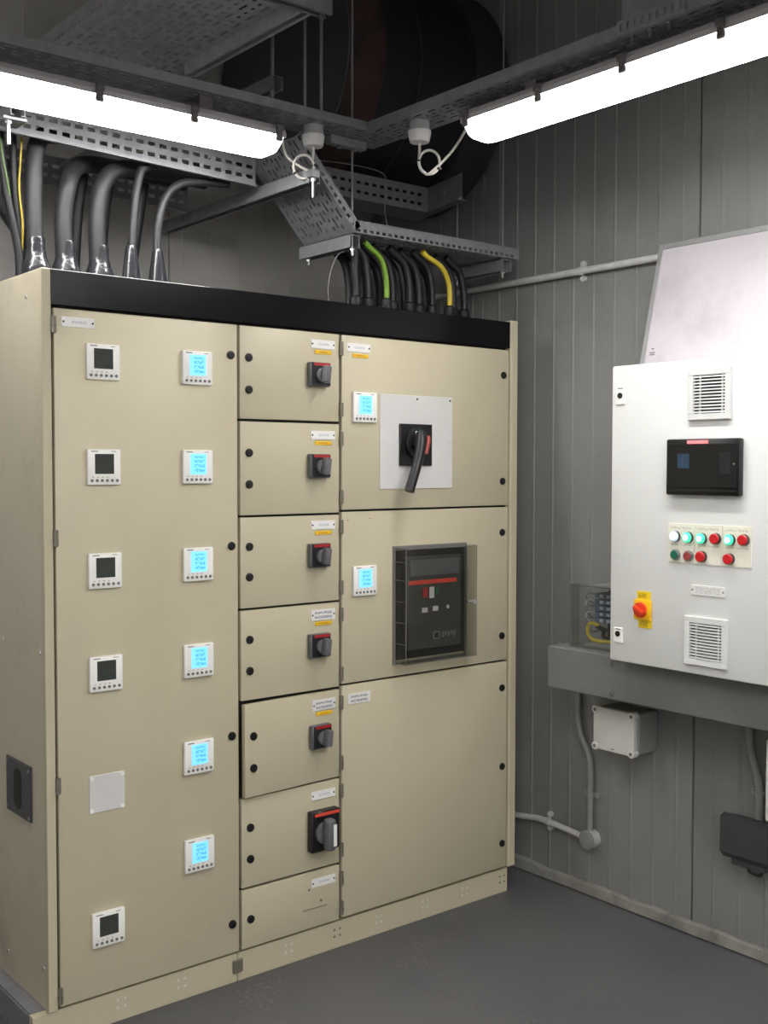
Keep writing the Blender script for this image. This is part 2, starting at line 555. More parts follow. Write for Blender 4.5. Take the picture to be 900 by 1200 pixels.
# right wall: panels 1.0 m wide, joint at y=-0.642, ribs every 94.5 mm
pw = 1.0
poly_r = rib_panel(pw - .006, ZC, .0945, .062, .0028, .0065)
mbp = MB()
mbp.prism(poly_r, (0, 0, 0), (0, 1, 0), (1, 0, 0), (0, 0, 1), ZC)
me_r = mbp.mesh('wall_panel', M['wallr'])
for k in range(-6, 3):
    y0 = -.642 + .003 + k * pw
    if y0 > YB:
        continue
    place('wall_panel', me_r, wr, (XW, y0, 0))
poly_b = rib_panel(pw - .003, ZC, .125, .06, .0008, .003)
mbp = MB()
mbp.prism(poly_b, (0, 0, 0), (1, 0, 0), (0, 1, 0), (0, 0, 1), ZC)
me_b = mbp.mesh('wall_panel', M['wallb'])
for k in range(6):
    place('wall_panel', me_b, wb, (XW - .002 - (k + 1) * pw, YB, 0))
# worn skirting strip along the right wall
b = MB()
n = 90
ys = [1.0 - i * (1.0 + 6.5) / n for i in range(n + 1)]
prev = None
for i, y in enumerate(ys):
    h = .044 + random.uniform(-.004, .005)
    t = XW - .012 + random.uniform(-.002, .002)
    ring = [b.bm.verts.new(v) for v in ((XW, y, .004), (t, y, .004), (t + .001, y, h - .008), (t + .006, y, h), (XW, y, h + .002))]
    if prev:
        for j in range(5):
            b.bm.faces.new((prev[j], prev[(j + 1) % 5], ring[(j + 1) % 5], ring[j]))
    else:
        b.bm.faces.new(ring)
    prev = ring
b.bm.faces.new(list(reversed(prev)))
bs = struct(obj('baseboard_right', b, 'kick'))
for (y, z) in ((-.69, .052), (-.9, .05), (-.19, .075), (-.42, .05)):
    obj('screw', MB().cyl((XW - .013 if z < .06 else XW, y, z - .012), (-1, 0, 0), .005, .004, 8), 'chrome', bs)

# ------------------------------------------------------------------ switchboard cabinet
cab = thing('switchboard_cabinet', 'tall beige electrical switchboard with three columns of doors and black top trim', 'cabinet', (0.85, .4, 0))
ZT = 2.066
b = MB()
b.box(-.012, 1.692, .02, .80, .09, ZT - .004)
obj('carcass', b, 'gap', cab)
b = MB()
b.box(-.036, -.034 + .02, .0, .80, .088, ZT, .0015)
obj('side_panel', b, 'beige_side', cab)
b = MB()
b.box(-.037, -.011, -.003, .02, .088, ZT, .002)
obj('front_post', b, 'beige', cab)
b = MB()
b.box(1.694, 1.731, -.003, .80, .092, ZT + .006, .003)
b.box(1.700, 1.708, -.005, .0, .1, ZT, .001)
obj('front_post', b, 'beige', cab)
b = MB()
b.box(-.012, 1.692, -.002, .02, 1.972, ZT, .002)
obj('top_trim', b, 'trim', cab)
b = MB()
b.box(-.034, 1.73, .012, .80, ZT - .006, ZT - .001)
tp = obj('top_plate', b, 'trim', cab)
# thin bright edge and screw heads on the roof edge
for x in (.235, .46, .80, 1.30, 1.415, 1.62):
    obj('roof_screw', MB().cyl((x, .03, ZT - .001), (0, 0, 1), .006, .006, 10), 'chrome', cab)
# plinth
pl = MB()
pl.box(-.078, .553, .008, .03, 0, .086, .001)
p1 = obj('plinth_panel', pl, 'beige', cab, loc=(.2, .01, 0))
pl = MB()
pl.box(.556, 1.702, .008, .03, 0, .086, .001)
p2 = obj('plinth_panel', pl, 'beige', cab, loc=(1.1, .01, 0))
obj('plinth_side', MB().box(-.078, -.06, .03, .80, 0, .082, .001), 'gal', cab)
obj('plinth_top', MB().box(-.076, 1.70, .03, .79, .078, .088), 'gal', cab)
obj('plinth_clip', MB().box(.537, .571, .001, .009, .028, .068, .002), 'hinge', cab)
for x in (.177, .365, .74, .928, 1.10, 1.304, 1.488, 1.675):
    hb = MB()
    for dx in (-.011, .011):
        for dz in (-.011, .011):
            hb.cyl((x + dx, .009, .05 + dz), (0, -1, 0), .0042, .002, 8)
    obj('punched_holes', hb, 'hinge' if .9 < x < 1.0 or x > 1.6 else 'offwhite', p1 if x < .55 else p2)
# left side recessed handle
hd = MB()
hd.box(-.043, -.035, .098, .274, .578, .732, .002)
h_o = obj('side_handle', hd, 'darkbox', cab, loc=(-.036, .186, .655))
obj('handle_recess', MB().prism([(.028 * math.cos(t) , .028 * math.sin(t) + (.03 if math.sin(t) > 0 else -.03)) for t in [2 * PI * i / 24 + .13 for i in range(24)]], (-.0432, .186, .655), (0, 1, 0), (0, 0, 1), (-1, 0, 0), .0008), 'gap', h_o)
for (y, z) in ((.106, .59), (.266, .59), (.106, .72), (.266, .72)):
    obj('screw', MB().cyl((-.043, y, z), (-1, 0, 0), .005, .002, 8), 'steel', h_o)
for (y, z) in ((.303, 1.059), (.031, 1.053), (.10, 2.0), (.03, .2), (.29, .16)):
    obj('panel_screw', MB().cyl((-.036, y, z), (-1, 0, 0), .0055, .003, 10), 'chrome', cab)

for (y, z, h) in ((.004, .985, .012), (.003, .93, .004), (.012, .905, .006), (.004, .70, .008), (.010, .62, .010), (.003, .46, .012), (.004, .33, .006), (.003, .22, .018)):
    obj('paint_chip', MB().box(-.0367, -.0362, y, y + .005, z, z + h), 'gap', cab)
# shared small meshes (local coordinates, face at y=0 looking -y)
def small(name, mb, mat, smooth=None):
    return mb.mesh(name, M[mat], smooth)
b = MB()
b.cyl((0, 0, 0), (0, -1, 0), .0125, .005, 24, bev=.0015)
b.cyl((0, -.005, 0), (0, -1, 0), .0075, .002, 8)
ME_LOCK = small('lock', b, 'black', 40)
b = MB()
b.cyl((0, -.003, -.022), (0, 0, 1), .006, .044, 12)
b.box(-.004, .009, -.006, .0, -.022, .022, .001)
b.box(-.0075, .0075, -.0105, -.003, -.0015, .0)
ME_HINGE = small('hinge', b, 'hinge', 40)
def plate_mesh(wd, ht, mat):
    b = MB()
    b.box(-wd / 2, wd / 2, -.0025, 0, -ht / 2, ht / 2, .0006)
    return small('nameplate', b, mat)
ME_PL1 = plate_mesh(.093, .027, 'plate1')
ME_PL2 = plate_mesh(.093, .034, 'plate2')
ME_STK = plate_mesh(.064, .012, 'sticker')
ME_STK.name = 'sticker'
ME_PSC = small('plate_screw', MB().cyl((0, 0, 0), (0, -1, 0), .0028, .0012, 8), 'gap')

def door(x0, x1, z0, z1, locks, hinges, side, ajar=0.0, mat='beige'):
    """door leaf with front face at y=0; origin on its hinge edge"""
    hx = x1 if side == 'r' else x0
    b = MB()
    b.box(x0, x1, 0, .018, z0, z1, .0022, 2)
    d = obj('door', b, mat, cab, loc=(hx, 0, z0), smooth=40)
    for (x, z) in locks:
        place('lock', ME_LOCK, d, (x, 0, z))
    for z in hinges:
        place('hinge', ME_HINGE, d, (hx + (.004 if side == 'r' else -.004), -.001, z))
    if ajar:
        d.rotation_euler = (0, 0, ajar)
    return d

dl = door(-.003, .557, .095, 1.965, [(.534, 1.875), (.534, 1.315), (.533, .750), (.532, .183)], [1.921, 1.359, .697, .127], 'l')
place('nameplate', ME_PL1, dl, (.064, 0, 1.931))
blank = MB()
blank.box(.083, .187, -.003, 0, .604, .707, .001)
bk = obj('blank_plate', blank, 'offwhite', dl)
for (x, z) in ((.09, .611), (.18, .611), (.09, .700), (.18, .700)):
    obj('rivet', MB().cyl((x, -.003, z), (0, -1, 0), .006, .002, 12), 'white', dl)

mid = [  # z0, z1, locks, hinges, plate z, double line?, sticker, switch z
    (1.691, 1.965, (1.872, 1.777), (1.921, 1.729), 1.929, 0, 1, 1.834),
    (1.404, 1.683, (1.590, 1.496), (1.637, 1.453), 1.647, 0, 1, 1.551),
    (1.126, 1.397, (1.310, 1.219), (1.359, 1.166), 1.367, 0, 1, 1.273),
    (.849, 1.119, (1.031, .937), (1.079, .889), 1.085, 1, 1, .991),
    (.560, .840, (.743, .647), (.797, .603), .801, 1, 1, .705),
    (.281, .553, (.462, .366), (.512, .321), .514, 0, 0, None),
    (.095, .273, (.182,), (.229, .132), .236, 0, 0, None)]
DOOR5 = None
for i, (z0, z1, lk, hg, pz, dbl, st, sw) in enumerate(mid):
    ang = .055 if i == 4 else 0.0
    d = door(.566, .931, z0, z1, [(.596, z) for z in lk], hg, 'r', 0)
    place('nameplate', ME_PL2 if dbl else ME_PL1, d, (.867, 0, pz))
    for sx in (-.041, .041):
        place('plate_screw', ME_PSC, d, (.867 + sx, -.0025, pz))
    if st:
        place('sticker', ME_STK, d, (.868, 0, pz - .0245 - (.003 if dbl else 0)))
    if i == 6:
        obj('stiffener_line', MB().box(.789, .881, -.001, 0, .155, .157), 'hinge', d)
        for (x, z) in ((.812, .219), (.858, .175)):
            obj('rivet', MB().cyl((x, 0, z), (0, -1, 0), .004, .002, 8), 'hinge', d)
    if ang:
        d.rotation_euler = (0, 0, ang)

dr = door(.941, 1.686, 1.412, 1.965, [(1.660, 1.875), (1.657, 1.498)], [], 'r')
place('nameplate', ME_PL1, dr, (1.008, 0, 1.928))
place('sticker', ME_STK, dr, (1.015, 0, 1.9025))
for sx in (-.041, .041):
    place('plate_screw', ME_PSC, dr, (1.008 + sx, -.0025, 1.928))
    place('plate_screw', ME_PSC, dl, (.064 + sx, -.0025, 1.931))
dr2 = door(.941, 1.686, .855, 1.405, [(1.657, 1.315), (1.658, .943)], [], 'r')
dr3 = door(.941, 1.686, .097, .848, [(1.660, .754), (1.663, .468), (1.665, .186)], [], 'r')
place('nameplate', ME_PL2, dr3, (1.01, 0, .803))
for (x, z) in ((.965, 1.378), (1.055, 1.382)):
    obj('rivet', MB().cyl((x, 0, z), (0, -1, 0), .0025, .001, 8), 'hinge', dr2)

# panel meters
def meter_meshes():
    b = MB()
    b.box(-.048, .048, -.012, 0, -.048, .048, .003, 2)
    body = small('panel_meter', b, 'white', 40)
    b = MB()
    b.box(-.031, .031, -.0122, -.011, -.020, .038)
    frame = small('screen_surround', b, 'offwhite')
    b = MB()
    b.box(-.0275, .0275, -.0128, -.012, -.0185, .0355)
    dark = small('screen', b, 'lcd')
    b = MB()
    b.box(-.026, .026, -.0128, -.012, -.0215, .037)
    lit = small('screen', b, 'lit')
    b = MB()
    b.cyl((0, 0, 0), (0, -1, 0), .0042, .0025, 10)
    btn = small('meter_button', b, 'btn', 40)
    b = MB()
    b.box(-.038, -.018, -.0125, -.012, .041, .0435)
    b.box(.02, .034, -.0125, -.012, .0415, .043)
    for i in range(4):
        b.box(-.036 + i * .014, -.031 + i * .014, -.0125, -.012, -.028, -.0265)
    mark = small('printed_marks', b, 'btn')
    return body, frame, dark, lit, btn, mark
MM = meter_meshes()
def meter(x, z, lit, label):
    o = place('panel_meter', MM[0], cab, (x, 0, z))
    o['label'] = label
    place('screen', MM[3] if lit else MM[2], o, (x, 0, z))
    for k in range(6):
        place('meter_button', MM[4], o, (x - .0365 + k * .0146, -.0115, z - .0365))
    place('printed_marks', MM[5], o, (x, 0, z))
for (x, z) in ((.131, 1.830), (.131, 1.547), (.132, 1.266), (.132, .985), (.133, .280)):
    meter(x, z, False, 'white panel meter with a dark screen')
for (x, z) in ((.419, 1.830), (.419, 1.548), (.419, 1.268), (.419, .990), (.418, .709), (.418, .422), (1.028, 1.739), (1.028, 1.182)):
    meter(x, z, True, 'white panel meter with a lit blue screen')

# small rotary breaker handles
def switch_meshes():
    b = MB()
    b.box(-.038, .038, -.022, 0, -.037, .037, .003)
    base = small('rotary_switch', b, 'switch', 40)
    b = MB()
    b.box(-.034, .036, -.0232, -.0215, -.034, .0355)
    face = small('face_plate', b, 'switchface')
    b = MB()
    b.box(-.026, .033, -.0238, -.0215, .0265, .035)
    top = small('red_strip', b, 'red')
    b = MB()
    b.cyl((.003, -.022, -.003), (0, -1, 0), .022, .012, 24, bev=.002)
    b2 = bmesh.new()
    bmesh.ops.create_cube(b2, size=1)
    for v in b2.verts:
        v.co = Vector((v.co.x * .022, v.co.y * .026, v.co.z * .052))
    bmesh.ops.bevel(b2, geom=list(b2.edges), offset=.005, segments=2, profile=.5, affect='EDGES')
    b.merge(b2, Matrix.Translation((.005, -.045, -.001)) @ Matrix.Rotation(.12, 4, 'Y'))
    knob = small('knob', b, 'switch', 40)
    b = MB()
    b.box(-.002, .004, -.0592, -.0575, -.018, .018)
    mk = small('pointer_mark', b, 'offwhite')
    return base, face, top, knob, mk
SM = switch_meshes()
for i, (z0, z1, lk, hg, pz, dbl, st, sw) in enumerate(mid):
    if sw is None:
        continue
    x, y, rz = .844, 0.0, 0.0
    if i == 4:
        rz = .055
        x, y = .931 - (.931 - .844) * math.cos(rz), -(.931 - .844) * math.sin(rz)
    o = place('rotary_switch', SM[0], cab, (x, y, sw))
    ORG[o.name] = Vector((x, y, sw))
    for nm, me in (('face_plate', SM[1]), ('red_strip', SM[2]), ('knob', SM[3])):
        place(nm, me, o, (x, y, sw))
    o.rotation_euler = (0, 0, rz)
    o['label'] = 'charcoal rotary breaker handle with a red strip'
# larger handle on the sixth compartment
b = MB()
b.box(.805, .912, -.028, 0, .342, .470, .003)
big = obj('rotary_switch', b, 'black', cab, loc=(.858, 0, .406), smooth=40)
big['label'] = 'large black rotary breaker handle with a white scale'
b = MB()
b.box(.815, .911, -.0295, -.027, .455, .465, .0005)
obj('red_strip', b, 'redbar', big)
b = MB()
b.cyl((.852, -.028, .402), (0, -1, 0), .035, .012, 28, bev=.002)
b2 = bmesh.new()
bmesh.ops.create_cube(b2, size=1)
for v in b2.verts:
    v.co = Vector((v.co.x * .034, v.co.y * .034, v.co.z * .100))
bmesh.ops.bevel(b2, geom=list(b2.edges), offset=.010, segments=3, profile=.5, affect='EDGES')
b.merge(b2, Matrix.Translation((.852, -.056, .402)))
obj('knob', b, 'switch', big, smooth=40)
obj('scale_strip', MB().box(.8545, .8665, -.0745, -.0728, .368, .436), 'white', big)

# main isolator with long handle
b = MB()
b.box(1.093, 1.412, -.004, 0, 1.476, 1.786, .0015)
iso = obj('isolator_plate', b, 'offwhite', cab, loc=(1.25, 0, 1.63))
b = MB()
b.box(1.172, 1.313, -.012, -.004, 1.552, 1.691, .002)
b.cyl((1.243, -.012, 1.628), (0, -1, 0), .052, .014, 36, bev=.002)
b.cyl((1.243, -.026, 1.628), (0, -1, 0), .032, .022, 28, bev=.003)
obj('rotary_base', b, 'black', iso, smooth=40)
b = MB()
b.tube([(1.228, -.050, 1.660), (1.221, -.062, 1.634), (1.194, -.075, 1.565), (1.152, -.082, 1.470)], .016, 14, 5, radii=[.016, .019, .016, .0165])
obj('handle', b, 'black', iso, smooth=50)
b = MB()
b.tube([(1.244, -.066, 1.648), (1.240, -.072, 1.630), (1.224, -.078, 1.592)], .0095, 10, 4)
obj('red_lock_slide', b, 'btndark', iso, smooth=50)
obj('green_mark', MB().box(1.240, 1.252, -.0275, -.0255, 1.664, 1.672), 'btngreen', iso)
obj('red_mark', MB().box(1.254, 1.264, -.0275, -.0255, 1.660, 1.669), 'red', iso)
obj('white_mark', MB().box(1.226, 1.234, -.0275, -.0255, 1.657, 1.667), 'offwhite', iso)
for (x, z) in ((1.106, 1.49), (1.40, 1.49), (1.106, 1.774), (1.40, 1.774), (1.252, 1.774), (1.106, 1.63), (1.40, 1.63)):
    obj('screw', MB().cyl((x, -.004, z), (0, -1, 0), .0035, .0012, 10), 'gap' if z > 1.77 and x > 1.2 else 'offwhite', iso)

# air circuit breaker behind a clear cover
b = MB()
b.box(1.160, 1.470, -.004, 0, .908, 1.272, .001)
acb = obj('circuit_breaker', b, 'blackmatt', cab, loc=(1.3, 0, 1.09))
b = MB()
b.box(1.190, 1.432, -.030, -.004, .938, 1.250, .004)
obj('breaker_front', b, 'breaker', acb, smooth=40)
obj('red_stripe', MB().box(1.194, 1.408, -.0325, -.030, 1.157, 1.171, .0008), 'redbar', acb)
obj('grey_upper_face', MB().box(1.20, 1.42, -.0315, -.030, 1.185, 1.24, .0005), 'switch', acb)
obj('red_button', MB().box(1.253, 1.276, -.035, -.030, 1.113, 1.145, .001), 'red', acb)
obj('white_indicator', MB().box(1.284, 1.305, -.034, -.030, 1.108, 1.146, .001), 'offwhite', acb)
obj('green_button', MB().box(1.308, 1.322, -.035, -.030, 1.118, 1.142, .001), 'btngreen', acb)
obj('spring_indicator', MB().box(1.252, 1.276, -.0325, -.030, 1.062, 1.078), 'offwhite', acb)
obj('spring_indicator', MB().box(1.300, 1.324, -.0325, -.030, 1.064, 1.080), 'offwhite', acb)
obj('counter', MB().cyl((1.368, -.030, 1.074), (0, -1, 0), .006, .003, 12), 'offwhite', acb)
b = MB()
b.box(1.303, 1.333, -.0315, -.030, .968, .994)
obj('key_lock', b, 'btn', acb)
obj('key_barrel', MB().box(1.309, 1.326, -.0335, -.030, .973, .990, .001), 'gap', acb)
b = MB()
for k in range(5):
    b.box(1.342 + k * .013, 1.351 + k * .013, -.0315, -.030, .972 + (k % 2) * .006, .990)
obj('rating_plate', b, 'btn', acb)
# cover: real walls with thickness, front frame and latch
cv = MB()
x0, x1, z0, z1, yf = 1.155, 1.475, .899, 1.281, -.062
t = .004
cv.box(x0, x1, yf, yf + t, z0, z1, .0015)
cv.box(x0, x0 + t, yf + t, -.001, z0, z1)
cv.box(x1 - t, x1, yf + t, -.001, z0, z1)
cv.box(x0 + t, x1 - t, yf + t, -.001, z0, z0 + t)
cv.box(x0 + t, x1 - t, yf + t, -.001, z1 - t, z1)
cvo = obj('clear_cover', cv, 'clear', cab, loc=(1.315, 0, 1.09))
b = MB()
for (xa, xb, za, zb) in ((x0 - .006, x1 + .004, z0 - .006, z0 + .004), (x0 - .006, x1 + .004, z1 - .004, z1 + .006), (x0 - .006, x0 + .004, z0 + .004, z1 - .004), (x1 - .004, x1 + .006, z0 + .004, z1 - .004)):
    b.box(xa, xb, -.006, -.0005, za, zb)
obj('cover_base_frame', b, 'btn', cvo)
b = MB()
for zz in (.965, 1.035, 1.105, 1.175, 1.235):
    b.box(x0 - .0006, x0 + .0003, yf + .004, -.004, zz, zz + .002)
for (xa, xb, za, zb) in ((x0, x1, z0, z0 + .0025), (x0, x1, z1 - .0025, z1), (x0, x0 + .0025, z0, z1), (x1 - .0025, x1, z0, z1)):
    b.box(xa, xb, yf - .0008, yf + .0005, za, zb)
obj('moulded_ridges', b, 'btn', cvo)
b = MB()
b.cyl((1.455, yf - .012, 1.088), (0, 1, 0), .008, .02, 16, bev=.001)
b.cyl((1.437, yf + .006, 1.088), (1, 0, 0), .004, .02, 10)
obj('latch', b, 'chrome', cvo, smooth=40)

# ------------------------------------------------------------------ right wall: beam, control panel, board
bm_ = thing('support_beam', 'long grey painted steel beam fixed along the wall under the white control panel', 'beam', (1.78, -1.0, .793))
b = MB()
b.box(1.66, XW, -1.9, -.222, .793, .936, .003)
obj('beam_body', b, 'beam', bm_)
for z in (.813, .913):
    b = MB()
    b.cyl((1.66, -.498, z), (-1, 0, 0), .011, .003, 16)
    b.cyl((1.657, -.498, z), (-1, 0, 0), .007, .005, 6)
    obj('bolt', b, 'steel', bm_)
obj('beam_screw', MB().cyl((1.70, -.24, .936), (0, 0, 1), .004, .008, 8), 'steel', bm_)

cp = thing('control_panel', 'pale grey wall control enclosure with black display, vents and pilot lights', 'control panel', (1.75, -.94, .937))
PX = 1.60
b = MB()
b.box(PX + .022, 1.90, -1.345, -.548, .9375, 1.862, .004)
obj('enclosure_body', b, 'panelwhite', cp)
b = MB()
b.box(PX, PX + .02, -1.35, -.541, .936, 1.866, .006, 2)
obj('enclosure_door', b, 'panelwhite', cp, smooth=40)
for z in (1.772, 1.024):
    b = MB()
    b.box(PX - .005, PX, -.596, -.560, z - .028, z + .020, .002)
    lk = obj('panel_lock', b, 'white', cp, loc=(PX, -.578, z))
    obj('lock_cylinder', MB().cyl((PX - .005, -.578, z), (-1, 0, 0), .009, .003, 16), 'black', lk)
    obj('lock_mark', MB().box(PX - .0055, PX - .005, -.588, -.568, z + .021, z + .024) if z > 1.5 else MB().box(PX - .0055, PX - .005, -.588, -.568, z + .013, z + .016), 'btn', lk)

def vent(yc, zc, wd, ht):
    b = MB()
    y0, y1, z0, z1 = yc - wd / 2, yc + wd / 2, zc - ht / 2, zc + ht / 2
    m_ = .018
    for (a0, a1, c0, c1) in ((y0, y1, z0, z0 + m_), (y0, y1, z1 - m_, z1), (y0, y0 + m_, z0 + m_, z1 - m_), (y1 - m_, y1, z0 + m_, z1 - m_)):
        b.box(PX - .012, PX, a0, a1, c0, c1, .001)
    v = obj('vent_grille', b, 'ventwhite', cp, loc=(PX, yc, zc))
    obj('filter_mat', MB().box(PX - .003, PX, y0 + m_, y1 - m_, z0 + m_, z1 - m_), 'ventdark', v)
    n_ = 12
    sp = (ht - 2 * m_) / n_
    s = MB()
    # louvre blade bows slightly outwards in the middle
    L_ = (wd - 2 * m_) / 2
    steps = 6
    rows = []
    for i in range(steps + 1):
        yy = -L_ + 2 * L_ * i / steps
        bow = .004 * (1 - (yy / L_) ** 2)
        rows.append([s.bm.verts.new(q_) for q_ in ((-.0050, yy, sp * .26), (-.0050, yy, -sp * .16), (-.0095 - bow, yy, -sp * .28), (-.0095 - bow, yy, sp * .14))])
    for r0, r1 in zip(rows[:-1], rows[1:]):
        for j in range(4):
            s.bm.faces.new((r0[j], r0[(j + 1) % 4], r1[(j + 1) % 4], r1[j]))
    s.bm.faces.new(rows[0])
    s.bm.faces.new(list(reversed(rows[-1])))
    me = s.mesh('louvre', M['ventwhite'])
    for k in range(n_):
        place('louvre', me, v, (PX, yc, z0 + m_ + (k + .5) * sp))
    for yy in (-.30, .22):
        obj('mullion', MB().box(PX - .0095, PX - .004, yc + yy * wd - .0015, yc + yy * wd + .0015, z0 + m_, z1 - m_), 'ventwhite', v)
vent(-.906, 1.761, .144, .148)
vent(-.904, 1.037, .146, .143)

# black display housing
b = MB()
b.box(PX - .024, PX, -1.019, -.768, 1.466, 1.632, .006, 2)
hm = obj('display_housing', b, 'hmi', cp, loc=(PX, -.894, 1.55), smooth=40)
b = MB()
b.box(PX - .0265, PX - .024, -1.010, -.776, 1.49, 1.616, .001)
obj('smoked_cover', b, 'hmi', hm)
obj('cover_ridge', MB().box(PX - .027, PX - .024, -1.010, -.776, 1.478, 1.484), 'black', hm)
obj('indicator_bar', MB().box(PX - .028, PX - .024, -.916, -.845, 1.617, 1.6265, .001), 'hmibar', hm)
obj('dim_screen', MB().box(PX - .0272, PX - .0263, -.853, -.812, 1.545, 1.588), 'hmiwin', hm)
obj('key_pad', MB().box(PX - .0276, PX - .0263, -.992, -.955, 1.528, 1.590, .0005), 'blackmatt', hm)
obj('cover_lock', MB().cyl((PX - .0265, -1.003, 1.558), (-1, 0, 0), .003, .002, 10), 'btn', hm)

# button plate: three engraved plates with pilot lights and push buttons
bp_t = []
for (ya, yb) in ((-.764, -.8565), (-.8585, -.9515), (-.9535, -1.047)):
    b = MB()
    b.box(PX - .003, PX, yb, ya, 1.264, 1.381, .0005)
    bp_t.append(obj('button_plate', b, 'cream', cp, loc=(PX, (ya + yb) / 2, 1.32)))
def pilot(pi, y, z, mat, kind):
    b = MB()
    b.lathe((PX - .003, y, z), (-1, 0, 0), [(.0165, 0), (.0165, .006), (.0145, .009), (.0145, .0095)], 24)
    par = bp_t[pi]
    o = obj('button_bezel', b, 'bezel' if kind != 'flat' else 'steel', par, loc=(PX, y, z), smooth=40)
    b = MB()
    if kind == 'lamp':
        b.lathe((PX - .012, y, z), (-1, 0, 0), [(.0155, 0), (.0150, .004), (.0120, .0075), (.0100, .008)], 24)
    elif kind == 'red':
        b.lathe((PX - .012, y, z), (-1, 0, 0), [(.0150, 0), (.0150, .006), (.0130, .008), (.009, .0082)], 24)
    else:
        b.lathe((PX - .012, y, z), (-1, 0, 0), [(.0125, 0), (.0125, .002), (.0115, .003)], 24)
    p_ = obj('button_cap', b, mat, par, loc=(PX, y, z), smooth=40)
    if kind == 'lamp':
        obj('lens_core', MB().cyl((PX - .020, y, z), (-1, 0, 0), .009, .0008, 20), 'pilotcore', par)
pilot(0, -.792, 1.342, 'pilotwhite', 'lamp')
pilot(0, -.838, 1.341, 'pilotgreen', 'lamp')
pilot(1, -.885, 1.340, 'pilotgreen', 'lamp')
pilot(1, -.933, 1.342, 'btnred', 'red')
pilot(2, -.980, 1.341, 'pilotgreen', 'lamp')
pilot(2, -1.026, 1.343, 'btnred', 'red')
pilot(0, -.793, 1.287, 'btngreen', 'flat')
pilot(0, -.839, 1.286, 'btndark', 'flat')
pilot(1, -.886, 1.287, 'btnred', 'red')
pilot(2, -.979, 1.286, 'btnred', 'red')
b = MB()
b.box(PX - .003, PX, -.963, -.848, 1.172, 1.202, .0006)
pn = obj('nameplate', b, 'plate1y', cp, loc=(PX, -.905, 1.187))
for y in (-.853, -.958):
    obj('plate_screw', MB().cyl((PX - .003, y, 1.187), (-1, 0, 0), .003, .001, 8), 'btn', pn)
# yellow and red isolator
b = MB()
b.box(PX - .010, PX, -.705, -.642, 1.078, 1.140, .003, 2)
iso2 = obj('isolator_switch', b, 'yellowplate', cp, loc=(PX, -.673, 1.108), smooth=40)
obj('warning_label', MB().box(PX - .002, PX, -.700, -.650, 1.140, 1.166), 'warn', iso2)
obj('warning_label', MB().box(PX - .002, PX, -.705, -.655, 1.053, 1.080), 'warn', iso2)
b = MB()
b.cyl((PX - .010, -.670, 1.109), (-1, 0, 0), .024, .008, 28, bev=.002)
b2 = bmesh.new()
bmesh.ops.create_cube(b2, size=1)
for v in b2.verts:
    v.co = Vector((v.co.x * .012, v.co.y * .040, v.co.z * .013))
bmesh.ops.bevel(b2, geom=list(b2.edges), offset=.003, segments=2, profile=.5, affect='EDGES')
b.merge(b2, Matrix.Translation((PX - .022, -.670, 1.109)) @ Matrix.Rotation(.5, 4, 'X'))
obj('isolator_knob', b, 'orange', iso2, smooth=40)
# buttons on the enclosure's far side
for z in (1.474, 1.295):
    b = MB()
    b.box(1.675, 1.735, -.548, -.538, z - .055, z + .04, .001)
    sb = obj('side_plate', b, 'white', cp, loc=(1.70, -.545, z))
    b = MB()
    b.cyl((1.705, -.538, z), (0, 1, 0), .017, .014, 20, bev=.003)
    obj('side_button', b, 'btnred', sb, smooth=40)

# whiteboard leaning on top of the enclosure
wbT = thing('whiteboard', 'white board with aluminium frame leaning on the wall on top of the control panel', 'whiteboard', (1.795, -1.0, 1.867))
top_p, bot_p = Vector((1.886, -.512, 2.280)), Vector((1.785, -.512, 1.8685))
axis_v = (top_p - bot_p)
LH = axis_v.length
axis_v.normalize()
nrm_v = Vector((-axis_v.z, 0, axis_v.x))       # faces the room
LWd = .86
def on_board(u0, u1, v0, v1, d0, d1):
    b = MB()
    b.prism([(u0, v0), (u1, v0), (u1, v1), (u0, v1)], bot_p + nrm_v * d0, (0, -1, 0), axis_v, nrm_v, d1 - d0)
    return b
obj('board_surface', on_board(.008, LWd - .008, .008, LH - .008, .0, .010), 'board', wbT)
fw_ = .017
for (u0, u1, v0, v1) in ((0, LWd, LH - fw_, LH), (0, LWd, 0, fw_ * .8), (0, fw_ * .8, fw_ * .8, LH - fw_), (LWd - fw_, LWd, fw_ * .8, LH - fw_)):
    obj('frame_rail', on_board(u0, u1, v0, v1, -.002, .015), 'alu', wbT)
lg = on_board(.034, .044, .062, .066, .010, .0106)
lg.merge(on_board(.030, .050, .049, .053, .010, .0106).bm)
lg.merge(on_board(.030, .050, .042, .046, .010, .0106).bm)
obj('maker_mark', lg, 'btn', wbT)

# terminal box behind a perspex guard, at the end of the beam
tb = thing('terminal_box', 'open terminal box with blue terminals behind a clear guard beside the control panel', 'terminal box', (1.8, -.42, .937))
b = MB()
for q_ in ((1.86, 1.905, -.536, -.312, .9375, 1.145), (1.745, 1.86, -.536, -.312, 1.137, 1.145), (1.745, 1.86, -.536, -.312, .9375, .945)):
    b.box(*q_)
obj('box_back', b, 'jboxside', tb)
b = MB()
b.box(1.70, 1.704, -.536, -.285, .9375, 1.150)
b.box(1.704, 1.745, -.289, -.285, .9375, 1.150)
b.box(1.704, 1.745, -.536, -.289, 1.146, 1.150)
obj('clear_guard', b, 'perspex', tb)
obj('dark_backing', MB().box(1.852, 1.86, -.536, -.325, .96, 1.13), 'ventdark', tb)
for k in range(5):
    z = 1.108 - k * .021
    b = MB()
    b.box(1.79, 1.852, -.50, -.318, z - .008, z + .008, .001)
    tm = obj('terminal_block', b, 'terminal', tb, loc=(1.82, -.35, z))
    for j in range(5):
        obj('terminal_marker', MB().box(1.7885, 1.79, -.345 - j * .03 - .010, -.345 - j * .03 + .004, z - .005, z + .005), 'termwhite', tm)
